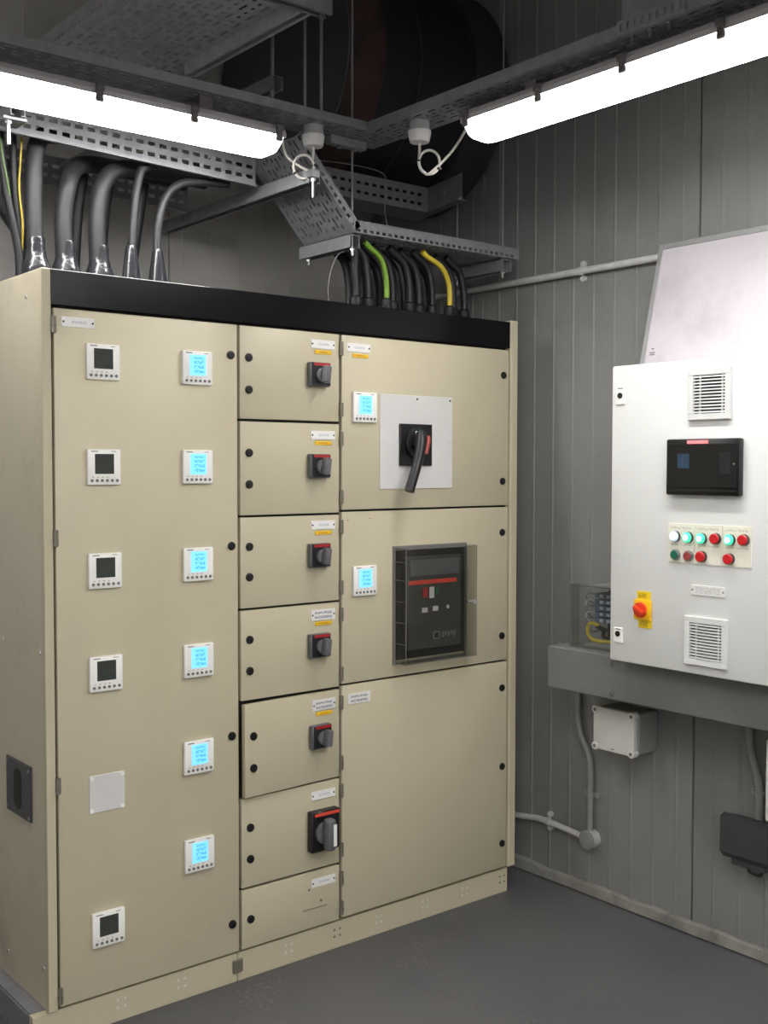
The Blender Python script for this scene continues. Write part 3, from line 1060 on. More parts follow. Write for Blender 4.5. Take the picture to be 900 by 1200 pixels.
for k in range(5):
    z = 1.11 - k * .021
    b = MB()
    b.tube([(1.80, -.318, z), (1.78, -.300, z + .004), (1.775, -.292, z - .012), (1.80, -.300, z - .03 - .004 * k), (1.83, -.302, z - .045)], .0022, 6, 4)
    obj('thin_wire', b, 'offwhite' if k % 2 else 'btn', tb, smooth=60)
b = MB()
b.tube([(1.80, -.33, 1.005), (1.79, -.300, 1.01), (1.785, -.292, .99), (1.785, -.296, .968), (1.79, -.32, .952), (1.80, -.40, .953)], .0065, 8, 5)
obj('earth_wire', b, 'yellow', tb, smooth=60)
b = MB()
b.tube([(1.80, -.32, 1.0), (1.80, -.35, .985), (1.81, -.34, .965), (1.81, -.40, .96)], .006, 8, 4)
b.tube([(1.80, -.33, .998), (1.80, -.37, .99), (1.81, -.42, .975)], .006, 8, 4)
obj('black_wire', b, 'blackmatt', tb, smooth=60)

# junction box below the beam
jb = thing('junction_box', 'pale grey square junction box on the wall below the beam', 'junction box', (1.85, -.41, .585))
b = MB()
b.box(1.805, 1.906, -.500, -.327, .586, .724, .004)
obj('box_body', b, 'jboxside', jb)
b = MB()
b.box(1.778, 1.803, -.500, -.325, .582, .728, .006, 2)
jl = obj('box_lid', b, 'jbox', jb, loc=(1.79, -.41, .655), smooth=40)
for (y, z) in ((-.490, .592), (-.335, .592), (-.490, .718), (-.335, .718)):
    b = MB()
    b.cyl((1.800, y, z), (-1, 0, 0), .014, .025, 18, bev=.002)
    sc_ = obj('lid_corner', b, 'jbox', jb, loc=(1.79, y, z), smooth=40)
    obj('lid_screw', MB().cyl((1.775, y, z), (-1, 0, 0), .006, .001, 12), 'btn', sc_)
obj('lid_mark', MB().box(1.7772, 1.778, -.418, -.405, .592, .595), 'btn', jl)

# conduits
def conduit(name, label, pts, r, mat, clips=()):
    t_ = thing(name, label, 'conduit', pts[0])
    b = MB()
    b.tube(pts, r, 14, 6)
    obj('pipe', b, mat, t_, smooth=60)
    for (c, ax) in clips:
        b = MB()
        a = Vector(ax)
        side = Vector((0, 0, 1)) if abs(a.z) < .5 else Vector((0, 1, 0))
        b.cyl(Vector(c) - a * .008, a, r + .003, .016, 16)
        for s_ in (-1, 1):
            b.cyl(Vector(c) + side * s_ * (r + .013) + Vector((XW - .001 - c[0], 0, 0)), (-1, 0, 0), .0115, .012, 14)
            b.cyl(Vector(c) + side * s_ * (r + .013) + Vector((XW - .013 - c[0], 0, 0)), (-1, 0, 0), .005, .004, 6)
        obj('saddle_clip', b, mat, t_)
    return t_
conduit('wall_conduit', 'pale grey conduit running level along the wall behind the whiteboard', [(1.888, .62, 2.247), (1.888, .2, 2.247), (1.888, -.4, 2.247), (1.888, -.8, 2.247), (1.888, -1.3, 2.247)], .0125, 'conduit', [((1.888, -.160, 2.247), (0, 1, 0))])
c2 = conduit('drop_conduit', 'grey conduit dropping from the beam to a round box near the floor', [(1.888, -.160, .79), (1.888, -.161, .70), (1.888, -.163, .635), (1.888, -.180, .575), (1.888, -.212, .522), (1.888, -.2225, .47), (1.888, -.2225, .37), (1.888, -.2225, .245)], .0115, 'conduitd', [((1.888, -.2225, .376), (0, 0, 1))])
conduit('bent_conduit', 'grey conduit curving out from behind the switchboard to a round box', [(1.888, .45, .20), (1.888, .20, .206), (1.888, .10, .216), (1.888, .03, .226), (1.888, -.06, .224), (1.888, -.195, .214)], .0115, 'conduit', [((1.888, -.02, .2265), (0, 1, 0))])
rb = thing('round_conduit_box', 'small round grey conduit box with a flat lid on the wall', 'conduit box', (1.888, -.2225, .213))
b = MB()
b.cyl((XW, -.2225, .213), (-1, 0, 0), .033, .036, 28)
obj('round_body', b, 'conduit', rb, smooth=40)
b = MB()
b.cyl((XW - .036, -.2225, .213), (-1, 0, 0), .034, .005, 28, bev=.0015)
obj('round_lid', b, 'conduitd', rb, smooth=40)
for dz in (-.018, .018):
    obj('lid_screw', MB().cyl((XW - .041, -.2225 + dz * .6, .213 + dz), (-1, 0, 0), .003, .001, 8), 'steel', rb)
conduit('right_drop_conduit', 'grey conduit dropping from the beam into the dark socket box', [(1.888, -.864, .79), (1.888, -.865, .70), (1.888, -.868, .67), (1.888, -.885, .615), (1.888, -.899, .565), (1.888, -.902, .52), (1.888, -.902, .44)], .0125, 'conduitd', [((1.888, -.902, .535), (0, 0, 1))])

# dark socket box
sk = thing('socket_box', 'charcoal socket box with chamfered front mounted low on the right wall', 'socket box', (1.85, -.9, .31))
b = MB()
b.prism([(.0, .445), (.085, .470), (.105, .462), (.105, .352), (.085, .332), (0, .332)], (XW - .002, -.985, 0), (-1, 0, 0), (0, 0, 1), (0, 1, 0), .165)
obj('box_shell', b, 'darkbox', sk)
b = MB()
b.box(XW - .085, XW - .004, -.965, -.845, .312, .334, .003)
obj('lower_flange', b, 'darkbox', sk)
b = MB()
b.tube([(XW - .07, -.90, .312), (XW - .072, -.905, .300), (XW - .07, -.94, .298), (XW - .068, -.945, .312)], .005, 8, 4)
obj('pull_loop', b, 'black', sk, smooth=60)
wx = thing('white_wall_box', 'white wall box at the right edge just above the charcoal socket box', 'wall box', (1.83, -1.14, .50))
b = MB()
b.box(1.762, 1.905, -1.27, -1.008, .504, .742, .005)
obj('box_body', b, 'panelwhite', wx)
obj('box_lid', MB().box(1.752, 1.761, -1.272, -1.006, .502, .744, .003), 'panelwhite', wx)

# ------------------------------------------------------------------ lamps
def lamp(label, loc, rz, dz=0.0):
    """1.5 m weatherproof batten; local x along the lamp, hangs below z=0"""
    L_, hw = 1.5, .062
    t_ = thing('batten_lamp', label, 'lamp', loc, 'batten lamps under the trays')
    def loft(prof, zs, caps):
        b = MB()
        rings = []
        for (x, s, sz) in caps:
            rings.append([b.bm.verts.new((x, p[0] * s, zs + (p[1] - zs) * sz)) for p in prof])
        k = len(prof)
        for a_, c_ in zip(rings[:-1], rings[1:]):
            for i in range(k):
                b.bm.faces.new((a_[i], a_[(i + 1) % k], c_[(i + 1) % k], c_[i]))
        b.bm.faces.new(list(reversed(rings[0])))
        b.bm.faces.new(rings[-1])
        return b
    h = [(-hw, -.073), (-hw - .002, -.060), (-.058, -.046), (-.046, -.040), (.046, -.040), (.058, -.046), (hw + .002, -.060), (hw, -.073)]
    h = [(q[0], q[1] + dz) for q in h]
    me = loft(h, -.073 + dz, [(-L_ / 2, .80, .80), (-L_ / 2 + .03, 1, 1), (L_ / 2 - .03, 1, 1), (L_ / 2, .80, .80)]).mesh('lamp_housing', M['housing'])
    o = bpy.data.objects.new('lamp_housing', me)
    COL.objects.link(o)
    o.parent = t_
    d = [(-hw + .001, -.0735)] + [(-(hw - .002) * math.cos(a) ** .7, -.0735 - .056 * math.sin(a)) for a in [PI / 2 * i / 8 for i in range(0, 8)]]
    d = d + [(0, -.1295)] + [(-p[0], p[1]) for p in reversed(d)]
    d = [(q[0], q[1] + dz) for q in d]
    me = loft(d, -.0735 + dz, [(-L_ / 2 + .004, .66, .35), (-L_ / 2 + .02, .85, .75), (-L_ / 2 + .045, .97, .96), (-L_ / 2 + .07, 1, 1), (L_ / 2 - .07, 1, 1), (L_ / 2 - .045, .97, .96), (L_ / 2 - .02, .85, .75), (L_ / 2 - .004, .66, .35)]).mesh('diffuser', M['diff'], 60)
    o = bpy.data.objects.new('diffuser', me)
    COL.objects.link(o)
    o.parent = t_
    b = MB()
    b.box(-.02, .02, -.040, .040, -.041 + dz, -.038 + dz)
    b.box(-.02, .02, -.040, -.037, -.038 + dz, -.001)
    b.box(-.02, .02, .037, .040, -.038 + dz, -.001)
    mk_ = b.mesh('mounting_bracket', M['clip'])
    for x in (-.48, .48):
        o = bpy.data.objects.new('mounting_bracket', mk_)
        COL.objects.link(o)
        o.parent = t_
        o.location = (x, 0, 0)
    b = MB()
    b.box(-.011, .011, -.004, .004, -.026, .022, .003)
    b.box(-.013, .013, .003, .009, .000, .020, .003)
    mc = b.mesh('lamp_clip', M['clip'])
    for s in (-1, 1):
        for k in range(6):
            o = bpy.data.objects.new('lamp_clip', mc)
            COL.objects.link(o)
            o.parent = t_
            o.location = (-.715 + k * .286, s * (hw + .003), -.066 + dz)
            o.rotation_euler = (0, 0, 0 if s > 0 else PI)
    b = MB()
    b.cyl((L_ / 2 - .004, 0, -.062 + dz), (1, 0, 0), .010, .018, 12)
    mg = b.mesh('cable_gland', M['housing'], 40)
    o = bpy.data.objects.new('cable_gland', mg)
    COL.objects.link(o)
    o.parent = t_
    t_.rotation_euler = (0, 0, rz)
    return t_
ZP = 2.613
lamp('lit batten lamp at upper left above the thick cables', (-.018, .050, ZP), 0)
lamp('lit batten lamp at upper right in front of the ribbed wall', (1.124, -1.152, ZP - .003), PI / 2, .016)
lamp('added batten fill lamp unseen behind the camera on the same overhead tray', (1.124, -3.0, ZP - .003), PI / 2, .016)  # this and the following lamps are added out of view as fill light
lamp('added batten fill lamp crossing the middle of the room out of view', (-.45, -1.75, ZP), 0)
for ry, rn in ((-3.1, 'nearest'), (-4.4, 'second'), (-5.7, 'last')):  # rows added out of view for more even fill on the cabinet
    lamp('added unseen batten fill lamp in the %s row behind the camera, towards the left wall' % rn, (-2.3, ry, ZP), 0)
    lamp('added unseen batten fill lamp in the %s row behind the camera, towards the right wall' % rn, (-.4, ry, ZP), 0)

# ------------------------------------------------------------------ cable trays
def tray_rows(wd):
    rows = []
    v = .020
    i = 0
    while v < wd - .014:
        if i % 2 == 0:
            rows.append((v, .0085, .036, .062, .010 + (.031 if (i // 2) % 2 else 0)))
        else:
            rows.append((v, .0085, .014, .031, .007))
        v += .0225
        i += 1
    return rows

# tray carrying the left lamp (along x)
tl = thing('lamp_tray', 'shallow galvanised tray carrying the upper left lamp', 'cable tray', (0, .05, ZP))
b = MB()
b.perf((-1.5, -.02, ZP), X3, Y3, 2.67, .150, tray_rows(.150))
obj('tray_bed', b, 'gal', tl, solid=.0015)
obj('tray_lip', MB().box(-1.5, 1.03, -.022, -.0195, ZP - .001, ZP + .026), 'gal', tl)
obj('tray_lip', MB().box(-1.5, 1.17, .129, .1315, ZP - .001, ZP + .026), 'gal', tl)
# tray carrying the right lamp (along y)
tr_ = thing('lamp_tray', 'shallow galvanised tray carrying the upper right lamp', 'cable tray', (1.1, -1.5, ZP))
b = MB()
b.perf((1.03, -.024, ZP - .002), -Y3, X3, 3.9, .142, tray_rows(.142))
obj('tray_bed', b, 'gal', tr_, solid=.0015)
obj('tray_lip', MB().box(1.0275, 1.030, -3.9, -.024, ZP - .003, ZP + .026), 'gal', tr_)
obj('tray_lip', MB().box(1.170, 1.1725, -3.9, -.024, ZP - .003, ZP + .026), 'gal', tr_)
b = MB()
b.perf((1.0255, -1.02, ZP - .002), -Y3, Z3, .20, .034, [(.017, .018, .008, .022, .008)])
obj('joint_coupler', b, 'strut', tr_, solid=.002)
for y in (-1.05, -1.105, -1.16):
    b = MB()
    b.cyl((1.045, y, ZP - .003), (0, 0, -1), .008, .006, 6)
    b.cyl((1.045, y, ZP - .009), (0, 0, -1), .004, .014, 8)
    obj('joint_bolt', b, 'steel', tr_)
# strut stub and upper bracket at the joint
us = thing('upper_bracket', 'short steel bracket standing above the upper right lamp tray', 'bracket', (1.05, -1.1, ZP + .03))
b = MB()
b.box(1.04, 1.16, -1.27, -1.02, ZP + .03, ZP + .11, .003)
b.box(1.03, 1.17, -1.27, -1.02, ZP + .028, ZP + .036)
obj('bracket_body', b, 'strut', us)
# corner strut with bolts where the trays meet
cs = thing('corner_strut', 'short steel strut with bolts under the corner of the lamp trays', 'strut', (1.05, .06, ZP - .03))
b = MB()
b.box(.955, 1.10, .075, .108, ZP - .030, ZP - .002, .002)
obj('strut_body', b, 'gal', cs)
for x in (1.00, 1.06):
    obj('strut_bolt', MB().cyl((x, .091, ZP - .030), (0, 0, -1), .008, .007, 6), 'steel', cs)

# trays and rods added out of view to hold the added fill lamps
def fill_lamp_tray(label, x0, x1, y0, y1):
    t_ = thing('lamp_tray', label, 'cable tray', ((x0 + x1) / 2, (y0 + y1) / 2, ZP))
    along_x = (x1 - x0) > (y1 - y0)
    b = MB()
    if along_x:
        b.perf((x0, y0, ZP), X3, Y3, x1 - x0, y1 - y0, tray_rows(y1 - y0))
    else:
        b.perf((x1, y0, ZP), Y3, -X3, y1 - y0, x1 - x0, tray_rows(x1 - x0))
    obj('tray_bed', b, 'gal', t_, solid=.0015)
    for k in range(2):
        if along_x:
            yy = (y0, y1)[k]
            obj('tray_lip', MB().box(x0, x1, yy - .001, yy + .001, ZP, ZP + .026), 'gal', t_)
        else:
            xx = (x0, x1)[k]
            obj('tray_lip', MB().box(xx - .001, xx + .001, y0, y1, ZP, ZP + .026), 'gal', t_)
    for k in (.2, .8):
        b = MB()
        b.cyl((x0 + (x1 - x0) * (k if along_x else .5), y0 + (y1 - y0) * (.5 if along_x else k), ZP), (0, 0, 1), .0035, ZC - ZP - .01, 8)
        obj('hanger_rod', b, 'rod', t_)
fill_lamp_tray('added tray holding the unseen fill lamp across the middle of the room', -1.45, .55, -1.825, -1.675)
for ry, rn in ((-3.1, 'nearest'), (-4.4, 'second'), (-5.7, 'last')):
    fill_lamp_tray('added tray of the %s fill lamp row behind the camera' % rn, -3.3, .6, ry - .075, ry + .075)

# sloping and level tray above the switchboard
Y0, Y1 = .07, .36
lt = thing('set_down_tray', 'perforated tray sloping down from the lamps then level above the black cables', 'cable tray', (1.4, .2, 2.31))
xa, za = .812, 2.575
xb, zb = 1.048, 2.312
sl = Vector((xb - xa, 0, zb - za))
SL = sl.length
sl.normalize()
b = MB()
b.perf((xa, Y0, za), sl, Y3, SL, Y1 - Y0, [(v, h, l * 1.0, p_, o_) for (v, h, l, p_, o_) in tray_rows(Y1 - Y0)])
obj('sloping_bed', b, 'gal', lt, solid=.0015)
up = Vector((-sl.z, 0, sl.x))
if up.z < 0:
    up = -up
for yy in (Y0, Y1):
    b = MB()
    b.perf((xa, yy, za), sl, up, SL, .032, [(.011, .010, .014, .026, .006)])
    obj('sloping_rail', b, 'gal', lt, solid=.0018)
b = MB()
b.perf((xb, Y0, zb), X3, Y3, 1.806 - xb, Y1 - Y0, tray_rows(Y1 - Y0))
obj('level_bed', b, 'gal', lt, solid=.0015)
for yy in (Y0, Y1):
    b = MB()
    b.perf((xb, yy, zb - .002), X3, Z3, 1.806 - xb, .038, [(.0095, .0095, .014, .0262, .008)])
    obj('level_rail', b, 'gal', lt, solid=.0018)
    obj('rail_lip', MB().box(xb, 1.806, yy - .003, yy + .003, zb + .035, zb + .038), 'gal', lt)

# ladder rack on the left
lr = thing('ladder_rack', 'galvanised ladder rack with slotted side rails over the thick left cables', 'cable tray', (0, .5, 2.48))
A, B = Vector((-1.3, .30, 2.524)), Vector((.812, .30, 2.462))
dr_ = (B - A)
LL = dr_.length
dr_.normalize()
upv = Vector((-dr_.z, 0, dr_.x))
for off in (0, .45):
    b = MB()
    o_ = A + Vector((0, off, 0))
    b.perf(o_, dr_, upv, LL, .095, [(.030, .012, .024, .039, .01), (.062, .012, .024, .039, .01)])
    obj('side_rail', b, 'gal', lr, solid=.002)
    b = MB()
    s_ = -1 if off == 0 else 1
    b.prism([(0, 0), (s_ * .012, 0), (s_ * .012, .005), (s_ * .004, .005), (s_ * .004, .012), (0, .012)], o_, Y3, upv, dr_, LL)
    obj('rail_flange', b, 'strut', lr)
for k in range(7):
    c = A + dr_ * (.15 + k * .3) + upv * .060
    b = MB()
    b.prism([(-.015, 0), (.015, 0), (.015, .015), (-.015, .015)], c, dr_, upv, Y3, .45)
    obj('rung', b, 'gal', lr)

# struts in the y direction under the trays (open channel profile)
def strut(label, x, y0, y1, z, rods=(), s=.041, mat='strut'):
    t_ = thing('support_strut', label, 'strut', (x, (y0 + y1) / 2, z))
    b = MB()
    th = .0025
    poly = [(-s / 2, 0), (-s / 2, s), (s / 2, s), (s / 2, 0), (s / 2 - .010, 0), (s / 2 - .010, th), (s / 2 - th, th), (s / 2 - th, s - th), (-s / 2 + th, s - th), (-s / 2 + th, th), (-s / 2 + .010, th), (-s / 2 + .010, 0)]
    b.prism(poly, (x, y0, z), X3, Z3, Y3, y1 - y0)
    obj('channel', b, mat, t_)
    for y in rods:
        b = MB()
        b.cyl((x, y, z), (0, 0, -1), .009, .007, 6)
        b.cyl((x, y, z - .007), (0, 0, -1), .0045, .014, 8)
        obj('nut', b, 'chrome', t_)
    return t_
strut('steel strut crossing under the sloping tray below the looped white flex', .868, .045, 1.04, 2.435, ())
strut('steel strut under the left end of the level tray', 1.058, .085, .375, 2.264, (.098, .345))
strut('steel strut under the right end of the level tray', 1.752, .075, .375, 2.264, (.10, .345))
# bolt hanging at the near end of the middle strut
hb = MB()
hb.cyl((.853, .03, 2.445), (0, 0, -1), .008, .010, 6)
hb.cyl((.853, .03, 2.435), (0, 0, -1), .0042, .050, 8)
hb.box(.838, .868, .018, .044, 2.445, 2.470, .002)
tag(obj('hanging_bolt', hb, 'steel', loc=(.853, .03, 2.45)), 'bright threaded bolt hanging below the looped flex of the left lamp', 'bolt')
# white-lit strut end and bolt at the left edge of the view
t_ = strut('short pale strut end with a hanging bolt at the left edge below the lamp', -.022, .18, .29, 2.500, ())
b = MB()
b.box(-.062, .004, .18, .26, 2.488, 2.496, .001)
obj('clamp_plate', b, 'strut', t_)
b = MB()
b.cyl((-.041, .20, 2.488), (0, 0, -1), .010, .008, 6)
b.cyl((-.041, .20, 2.480), (0, 0, -1), .005, .055, 8)
obj('clamp_bolt', b, 'chrome', t_)

# rear tray turning along the right wall
rt = thing('rear_tray', 'dark perforated tray behind the level tray, turning at the right', 'cable tray', (1.4, .4, 2.51))
RA, RB_, RC = Vector((.95, .37, 2.505)), Vector((1.625, .37, 2.505)), Vector((1.575, .13, 2.505))
for nm, P0, P1 in (('tray_side', RA, RB_), ('bend_side', RB_, RC)):
    d_ = (P1 - P0)
    l_ = d_.length
    d_.normalize()
    b = MB()
    if nm == 'tray_side':
        b.perf(P0, d_, Z3, l_, .095, [(.030, .011, .020, .036, .01), (.064, .011, .020, .036, .01)])
    else:
        b.perf(P0, d_, Z3, l_, .095, [])
        b.cyl(P0 + d_ * l_ * .5 + Vector((0, 0, .05)), d_.cross(Z3), .005, .004, 8)
    obj(nm, b, 'gal', rt, solid=.002)
    nb = Vector((-d_.y, d_.x, 0))
    b = MB()
    b.prism([(0, 0), (-.014, 0), (-.014, .006), (-.005, .006), (-.005, .014), (0, .014)], P0, nb, Z3, d_, l_)
    obj('side_flange', b, 'gal', rt)
b = MB()
b.prism([(RA.x, RA.y), (RB_.x, RB_.y), (RC.x, RC.y), (1.60, .13), (1.68, .50), (.95, .50)], (0, 0, 2.505), X3, Y3, Z3, .002)
obj('tray_floor', b, 'gal', rt)

# high tray running away from the camera at top left
ht = thing('high_tray', 'wide perforated tray high at the top left running towards the back wall', 'cable tray', (.5, 0, 2.9))
HZ = 2.895
b = MB()
b.perf((.285, -.9, HZ), Y3, X3, 1.90, .43, [(v * 1.25, h * 1.25, l * 1.25, p_ * 1.25, o_) for (v, h, l, p_, o_) in tray_rows(.34)])
obj('tray_bed', b, 'gal_uplit', ht, solid=.0015)
b = MB()
b.perf((.285, -.9, HZ), Y3, Z3, 1.90, .06, [(.02, .010, .014, .026, .01)])
obj('side_rail', b, 'gal_uplit', ht, solid=.0018)
b = MB()
b.perf((.715, -.9, HZ), Y3, Z3, 1.90, .06, [(.02, .010, .014, .026, .01)])
obj('side_rail', b, 'gal_uplit', ht, solid=.0018)
strut('steel strut with painted-in light running along the right edge of the high tray', .697, -.149, .52, 2.853, mat='gal_uplit')
def xstrut(label, y, x0, x1, z, nuts=()):
    t_ = thing('cross_strut', label, 'strut', ((x0 + x1) / 2, y, z))
    s, th = .041, .0025
    b = MB()
    poly = [(-s / 2, 0), (-s / 2, s), (s / 2, s), (s / 2, 0), (s / 2 - .010, 0), (s / 2 - .010, th), (s / 2 - th, th), (s / 2 - th, s - th), (-s / 2 + th, s - th), (-s / 2 + th, th), (-s / 2 + .010, th), (-s / 2 + .010, 0)]
    b.prism(poly, (x0, y, z), Y3, Z3, X3, x1 - x0)
    obj('channel', b, 'strut', t_)
    for x in nuts:
        b = MB()
        b.cyl((x, y, z), (0, 0, -1), .010, .008, 6)
        b.cyl((x, y, z - .008), (0, 0, -1), .005, .010, 8)
        obj('nut', b, 'steel', t_)
    return t_
xstrut('steel cross strut under the high tray at the top of the view', -.17, .10, .765, 2.853, (.742,))
strut('dark strut end with a bolt beyond the left lamp tray', .825, .185, 1.03, 2.752, (.215,))

# threaded rods
def rod(label, x, y, z0, z1=ZC, r=.0035, lean=0.0):
    b = MB()
    b.cyl((x, y, z0), (lean, 0, 1), r, z1 - z0, 8)
    tag(obj('threaded_rod', b, 'rod', loc=(x, y, z0), smooth=40), label, 'rod')
rod('thin rod hanging beside the corner of the lamp trays to the level tray', 1.057, .098, 2.24, 3.7)
rod('thin rod to the right end of the level tray, the rightmost rod', 1.752, .10, 2.245, 3.7)
rod('thin rod behind the right lamp reaching the level tray', 1.752, .345, 2.245, 3.7)
rod('dark rod through the end of the upper cross strut', .742, -.17, 2.838, 3.7)
rod('dark rod standing on the left lamp tray, the right one of two', .862, .0, ZP, 3.7, .005)
rod('dark rod standing on the left lamp tray, the left one of two', .836, .05, ZP, 3.7, .005)
rod('dark rod through the near end of the dark strut beyond the lamp tray', .825, .215, 2.74, 3.7, .006)

# ------------------------------------------------------------------ ceiling roses and looped flexes
def rose(label, x, y, fl_label, pts):
    t_ = thing('ceiling_rose', label, 'ceiling rose', (x, y, ZP), 'white cable outlets under the lamp trays')
    b = MB()
    b.cyl((x, y, ZP - .002), (0, 0, -1), .031, .030, 24)
    obj('outlet_base', b, 'rosebase', t_, smooth=40)
    b = MB()
    b.lathe((x, y, ZP - .032), (0, 0, -1), [(.036, 0), (.035, .012), (.031, .030), (.029, .034), (.010, .035)], 28)
    obj('outlet_cap', b, 'rose', t_, smooth=40)
    f_ = thing('lamp_flex', fl_label, 'cable', pts[0], 'looped white lamp flexes')
    b = MB()
    b.tube(pts, .0042, 8, 6)
    obj('flex', b, 'flex', f_, smooth=60)
    return f_
def loop_path(a, c, r, ex, b_end, mid_):
    """from a straight down, one and a half turns round c in plane (ex, z), then to b_end"""
    pts = [Vector(a), Vector(a) + Vector((0, 0, -.02))]
    n_ = 22
    for i in range(n_ + 1):
        t = PI - .3 + (2 * PI * 1.55) * i / n_
        pts.append(Vector(c) + ex * (r * math.cos(t)) + Z3 * (r * math.sin(t)) + ex.cross(Z3) * (.010 * i / n_))
    pts += [Vector(m_) for m_ in mid_]
    pts.append(Vector(b_end))
    return pts
exv = _r.copy()
exv.z = 0
exv.normalize()
xL, yL = .866, .047
cL = Vector((xL, yL, ZP - .067)) - exv * .030 + Vector((0, 0, -.062))
ptsL = [Vector((xL, yL, ZP - .066)), Vector((xL, yL, ZP - .085)), cL + exv * .028 + Z3 * .022]
for i in range(17):
    t = .4 - 2 * PI * 1.15 * i / 16
    ptsL.append(cL + exv * (.032 * math.cos(t)) + Z3 * (.036 * math.sin(t)) + exv.cross(Z3) * (.008 * i / 16))
ptsL += [cL - exv * .040 + Z3 * .020, cL - exv * .062 + Z3 * .055, Vector((.752, .050, ZP - .062))]
fL = rose('white round cable outlet beside the left lamp end', xL, yL, 'white flex looped between the left lamp and its round outlet', ptsL)
xR, yR = 1.092, -.198
cR = Vector((xR, yR, ZP - .067)) + exv * .030 + Vector((0, 0, -.060))
ptsR = [Vector((xR, yR, ZP - .066)), Vector((xR, yR, ZP - .09)), cR - exv * .032 + Z3 * .004]
for i in range(17):
    t = PI + .3 + 2 * PI * 1.20 * i / 16
    ptsR.append(cR + exv * (.032 * math.cos(t)) + Z3 * (.036 * math.sin(t)) + exv.cross(Z3) * (.008 * i / 16))
ptsR += [cR + exv * .050 + Z3 * .012, cR + exv * .085 + Z3 * .055, Vector((1.124, -.385, ZP - .049))]
fR = rose('white round cable outlet beside the right lamp end', xR, yR, 'white flex looped between the right lamp and its round outlet', ptsR)
for f_, c_, dx in ((fL, cL, -1), (fR, cR, 1)):
    for (ox, oz) in ((.031 * dx, -.020), (-.033 * dx, .004)):
        p_ = c_ + exv * ox + Z3 * oz
        b = MB()
        b.cyl(p_ - Z3 * .003 - exv.cross(Z3) * -.004, Z3, .0075, .006, 10)
        obj('cable_tie', b, 'black', f_)

# ------------------------------------------------------------------ cables into the switchboard
def cable(label, pts, r, mat, gland=None, group=None, gmat='tape'):
    t_ = thing('power_cable', label, 'cable', pts[0], group)
    b = MB()
    b.tube(pts, r, 14, 6)
    obj('sheath', b, mat, t_, smooth=60)
    if gland:
        x, y, z = pts[0]
        b = MB()
        prof = gland
        b.lathe((x, y, ZT - .001), (0, 0, 1), prof, 18)
        obj('gland', b, gmat, t_, smooth=40)
    return t_
GL = 'cables rising from the left of the switchboard roof'
zb0 = ZT + .0
big_g = [(.044, 0), (.046, .045), (.043, .070), (.034, .095), (.0285, .120), (.028, .150), (.0268, .155)]
sml_g = [(.032, 0), (.032, .045), (.030, .055), (.024, .10), (.017, .150), (.0142, .160)]
yc = .38
# thick cables (front row)
cable('thick grey-black cable rising straight, the leftmost thick one', [(.102, yc, ZT), (.100, yc, 2.2), (.098, yc, 2.35), (.105, yc, 2.46), (.13, yc, 2.52), (.22, yc, 2.535)], .0265, 'thick', big_g, GL)
cable('thick grey-black cable bending right under the rack, second from the left', [(.196, yc, ZT), (.190, yc, 2.2), (.190, yc, 2.30), (.205, yc, 2.39), (.245, yc + .04, 2.452), (.31, yc + .085, 2.485), (.43, yc + .11, 2.495), (.66, yc + .115, 2.49)], .0265, 'thick', big_g, GL)
cable('thick grey-black cable bending right under the rack, third from the left', [(.303, yc, ZT), (.297, yc, 2.2), (.297, yc, 2.31), (.312, yc, 2.40), (.355, yc + .01, 2.455), (.43, yc + .035, 2.482), (.55, yc + .045, 2.49), (.70, yc + .05, 2.488)], .0265, 'thick', big_g, GL)
cable('slimmer grey-black cable with a cone-shaped gland right of the thick ones', [(.388, .34, ZT), (.391, .34, 2.2), (.400, .34, 2.33), (.413, .34, 2.42), (.44, .34, 2.475), (.54, .345, 2.495)], .0135, 'thick', sml_g, GL)
cable('slimmer grey-black cable arching right, nearest the sloping tray', [(.478, .34, ZT), (.476, .34, 2.2), (.481, .34, 2.30), (.505, .34, 2.385), (.555, .34, 2.437), (.64, .345, 2.460), (.74, .35, 2.47)], .0135, 'thick', sml_g, GL)
# dark cables behind
for k, (x, xt, lab) in enumerate(((.20, .06, 'black cable slanting behind the leftmost thick cable'), (.295, .31, 'black cable behind the second thick cable'), (.385, .40, 'black cable behind the third thick cable'), (.49, .52, 'black cable behind the slimmer coned cable'))):
    cable(lab, [(x, .56, ZT), (x * .8 + xt * .2, .56, 2.2), (xt, .56, 2.36), (xt + .02, .56, 2.48)], .021, 'cable', None, GL)
# slim black pair with colour cores at the far left
cable('slim black cable at the left edge of the roof', [(.055, yc, ZT), (.05, yc, 2.18), (.022, yc, 2.32), (.005, yc, 2.44), (0, yc, 2.55)], .012, 'cable', None, GL)
cable('slim black cable beside the yellow earth wire', [(.072, yc + .02, ZT), (.068, yc + .02, 2.2), (.050, yc + .02, 2.34), (.045, yc + .02, 2.55)], .011, 'cable', None, GL)
cable('thin yellow earth wire among the left cables', [(.066, yc + .01, 2.18), (.060, yc - .012, 2.25), (.048, yc - .02, 2.35), (.052, yc - .02, 2.42), (.058, yc - .02, 2.50)], .003, 'thinyellow', None, GL)
cable('thin green earth wire at the left edge under the lamp', [(.030, yc + .01, 2.30), (.022, yc - .012, 2.335), (.012, yc - .018, 2.38), (.002, yc - .02, 2.43), (-.008, yc - .02, 2.50)], .003, 'thingreen', None, GL)

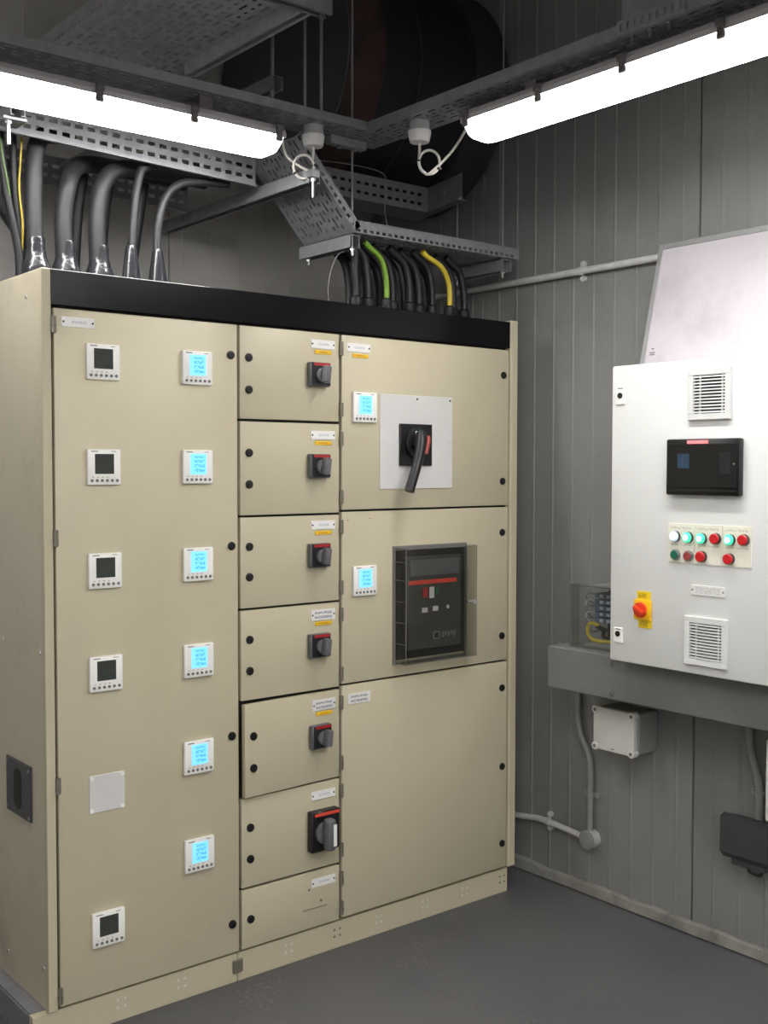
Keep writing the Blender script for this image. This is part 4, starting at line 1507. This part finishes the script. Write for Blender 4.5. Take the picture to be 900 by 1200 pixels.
GR = 'cables dropping from the level tray to the switchboard'
def drop(label, x0, x1, y, r, mat, gl=True, lead=.02):
    g = [(r + .016, 0), (r + .016, .014), (r + .010, .022), (r + .008, .050), (r + .002, .056)] if gl else None
    ztop = 2.298
    cable(label, [(x1, y, ZT), (x1 + .002, y, 2.14), (x1 - .004, y, 2.20), (x1 - (x1 - x0) * .35, y, 2.252), (x0, y, 2.283), (x0 - lead, y, ztop)], r, mat, g, GR, 'blackmatt')
names = ['leftmost black cable under the level tray', 'second black cable from the left under the level tray', 'black cable just right of the green earth cable', 'black cable in the middle of the right-hand group', 'black cable fourth from the right under the level tray', 'black cable just left of the yellow earth cable', 'black cable just right of the yellow earth cable', 'rightmost black cable under the level tray']
for nm, x, y, r in zip(names, (1.112, 1.168, 1.285, 1.345, 1.405, 1.450, 1.570, 1.615), (.15, .16, .17, .15, .17, .15, .17, .16), (.014, .017, .014, .015, .016, .012, .014, .013)):
    drop(nm, x - (.008 if x < 1.12 else .04 if x < 1.2 else .07), x, y, r, 'cable', lead=.006 if x < 1.2 else .02)
drop('green earth cable curving down into the switchboard roof', 1.150, 1.224, .125, .0095, 'green')
drop('yellow earth cable curving down into the switchboard roof', 1.405, 1.512, .125, .0095, 'yellow')
for k, (x, y) in enumerate(((1.16, .25), (1.22, .26), (1.31, .27), (1.38, .25), (1.48, .26), (1.55, .27))):
    drop(('black cable in the rear row, number %s from the left' % ['one', 'two', 'three', 'four', 'five', 'six'][k]), x - .06, x, y, .015, 'cable', False)
# loose thin wires
def wire(label, pts, mat='btn', r=.0016):
    b = MB()
    b.tube(pts, r, 6, 8)
    tag(obj('loose_wire', b, mat, loc=pts[0], smooth=60), label, 'wire')
wire('thin loose grey wire curling from the roof to the lower strut', [(.98, .12, ZT), (.975, .12, 2.12), (.985, .12, 2.18), (1.02, .13, 2.24), (1.06, .14, 2.262)])
wire('thin loose wire hanging in front of the rear tray', [(1.06, .33, 2.60), (1.22, .33, 2.612), (1.37, .33, 2.606), (1.375, .32, 2.55), (1.36, .30, 2.45), (1.365, .27, 2.35)], 'rod', .002)

# ------------------------------------------------------------------ big dark duct at the top
du = thing('round_duct', 'huge black round duct with a rusty end high behind the trays', 'duct', (1.5, .62, 2.92))
cyd, czd, R_ = .618, 3.0, .430
b = MB()
b.lathe((1.16, cyd, czd), X3, [(R_ - .02, 0), (R_ - .02, .7)], 48)
obj('duct_body', b, 'duct', du, smooth=40)
b = MB()
b.lathe((1.70, cyd, czd), X3, [(R_ - .018, 0), (R_ + .005, .0), (R_ + .005, .165), (R_ - .018, .165)], 48)
obj('duct_flange', b, 'ductband', du, smooth=40)
b = MB()
b.lathe((1.44, cyd, czd), X3, [(R_ - .018, 0), (R_ - .010, .002), (R_ - .010, .008), (R_ - .018, .010)], 48)
obj('duct_seam', b, 'ductband', du, smooth=40)
b = MB()
b.lathe((1.13, cyd, czd), X3, [(R_ - .022, 0), (R_ - .012, .0), (R_ - .012, .15), (R_ - .022, .16)], 48)
obj('rusty_collar', b, 'rust', du, smooth=40)
b = MB()
b.cyl((1.123, cyd, czd), X3, R_ - .014, .008, 48)
obj('end_cap', b, 'ductcap', du, smooth=40)
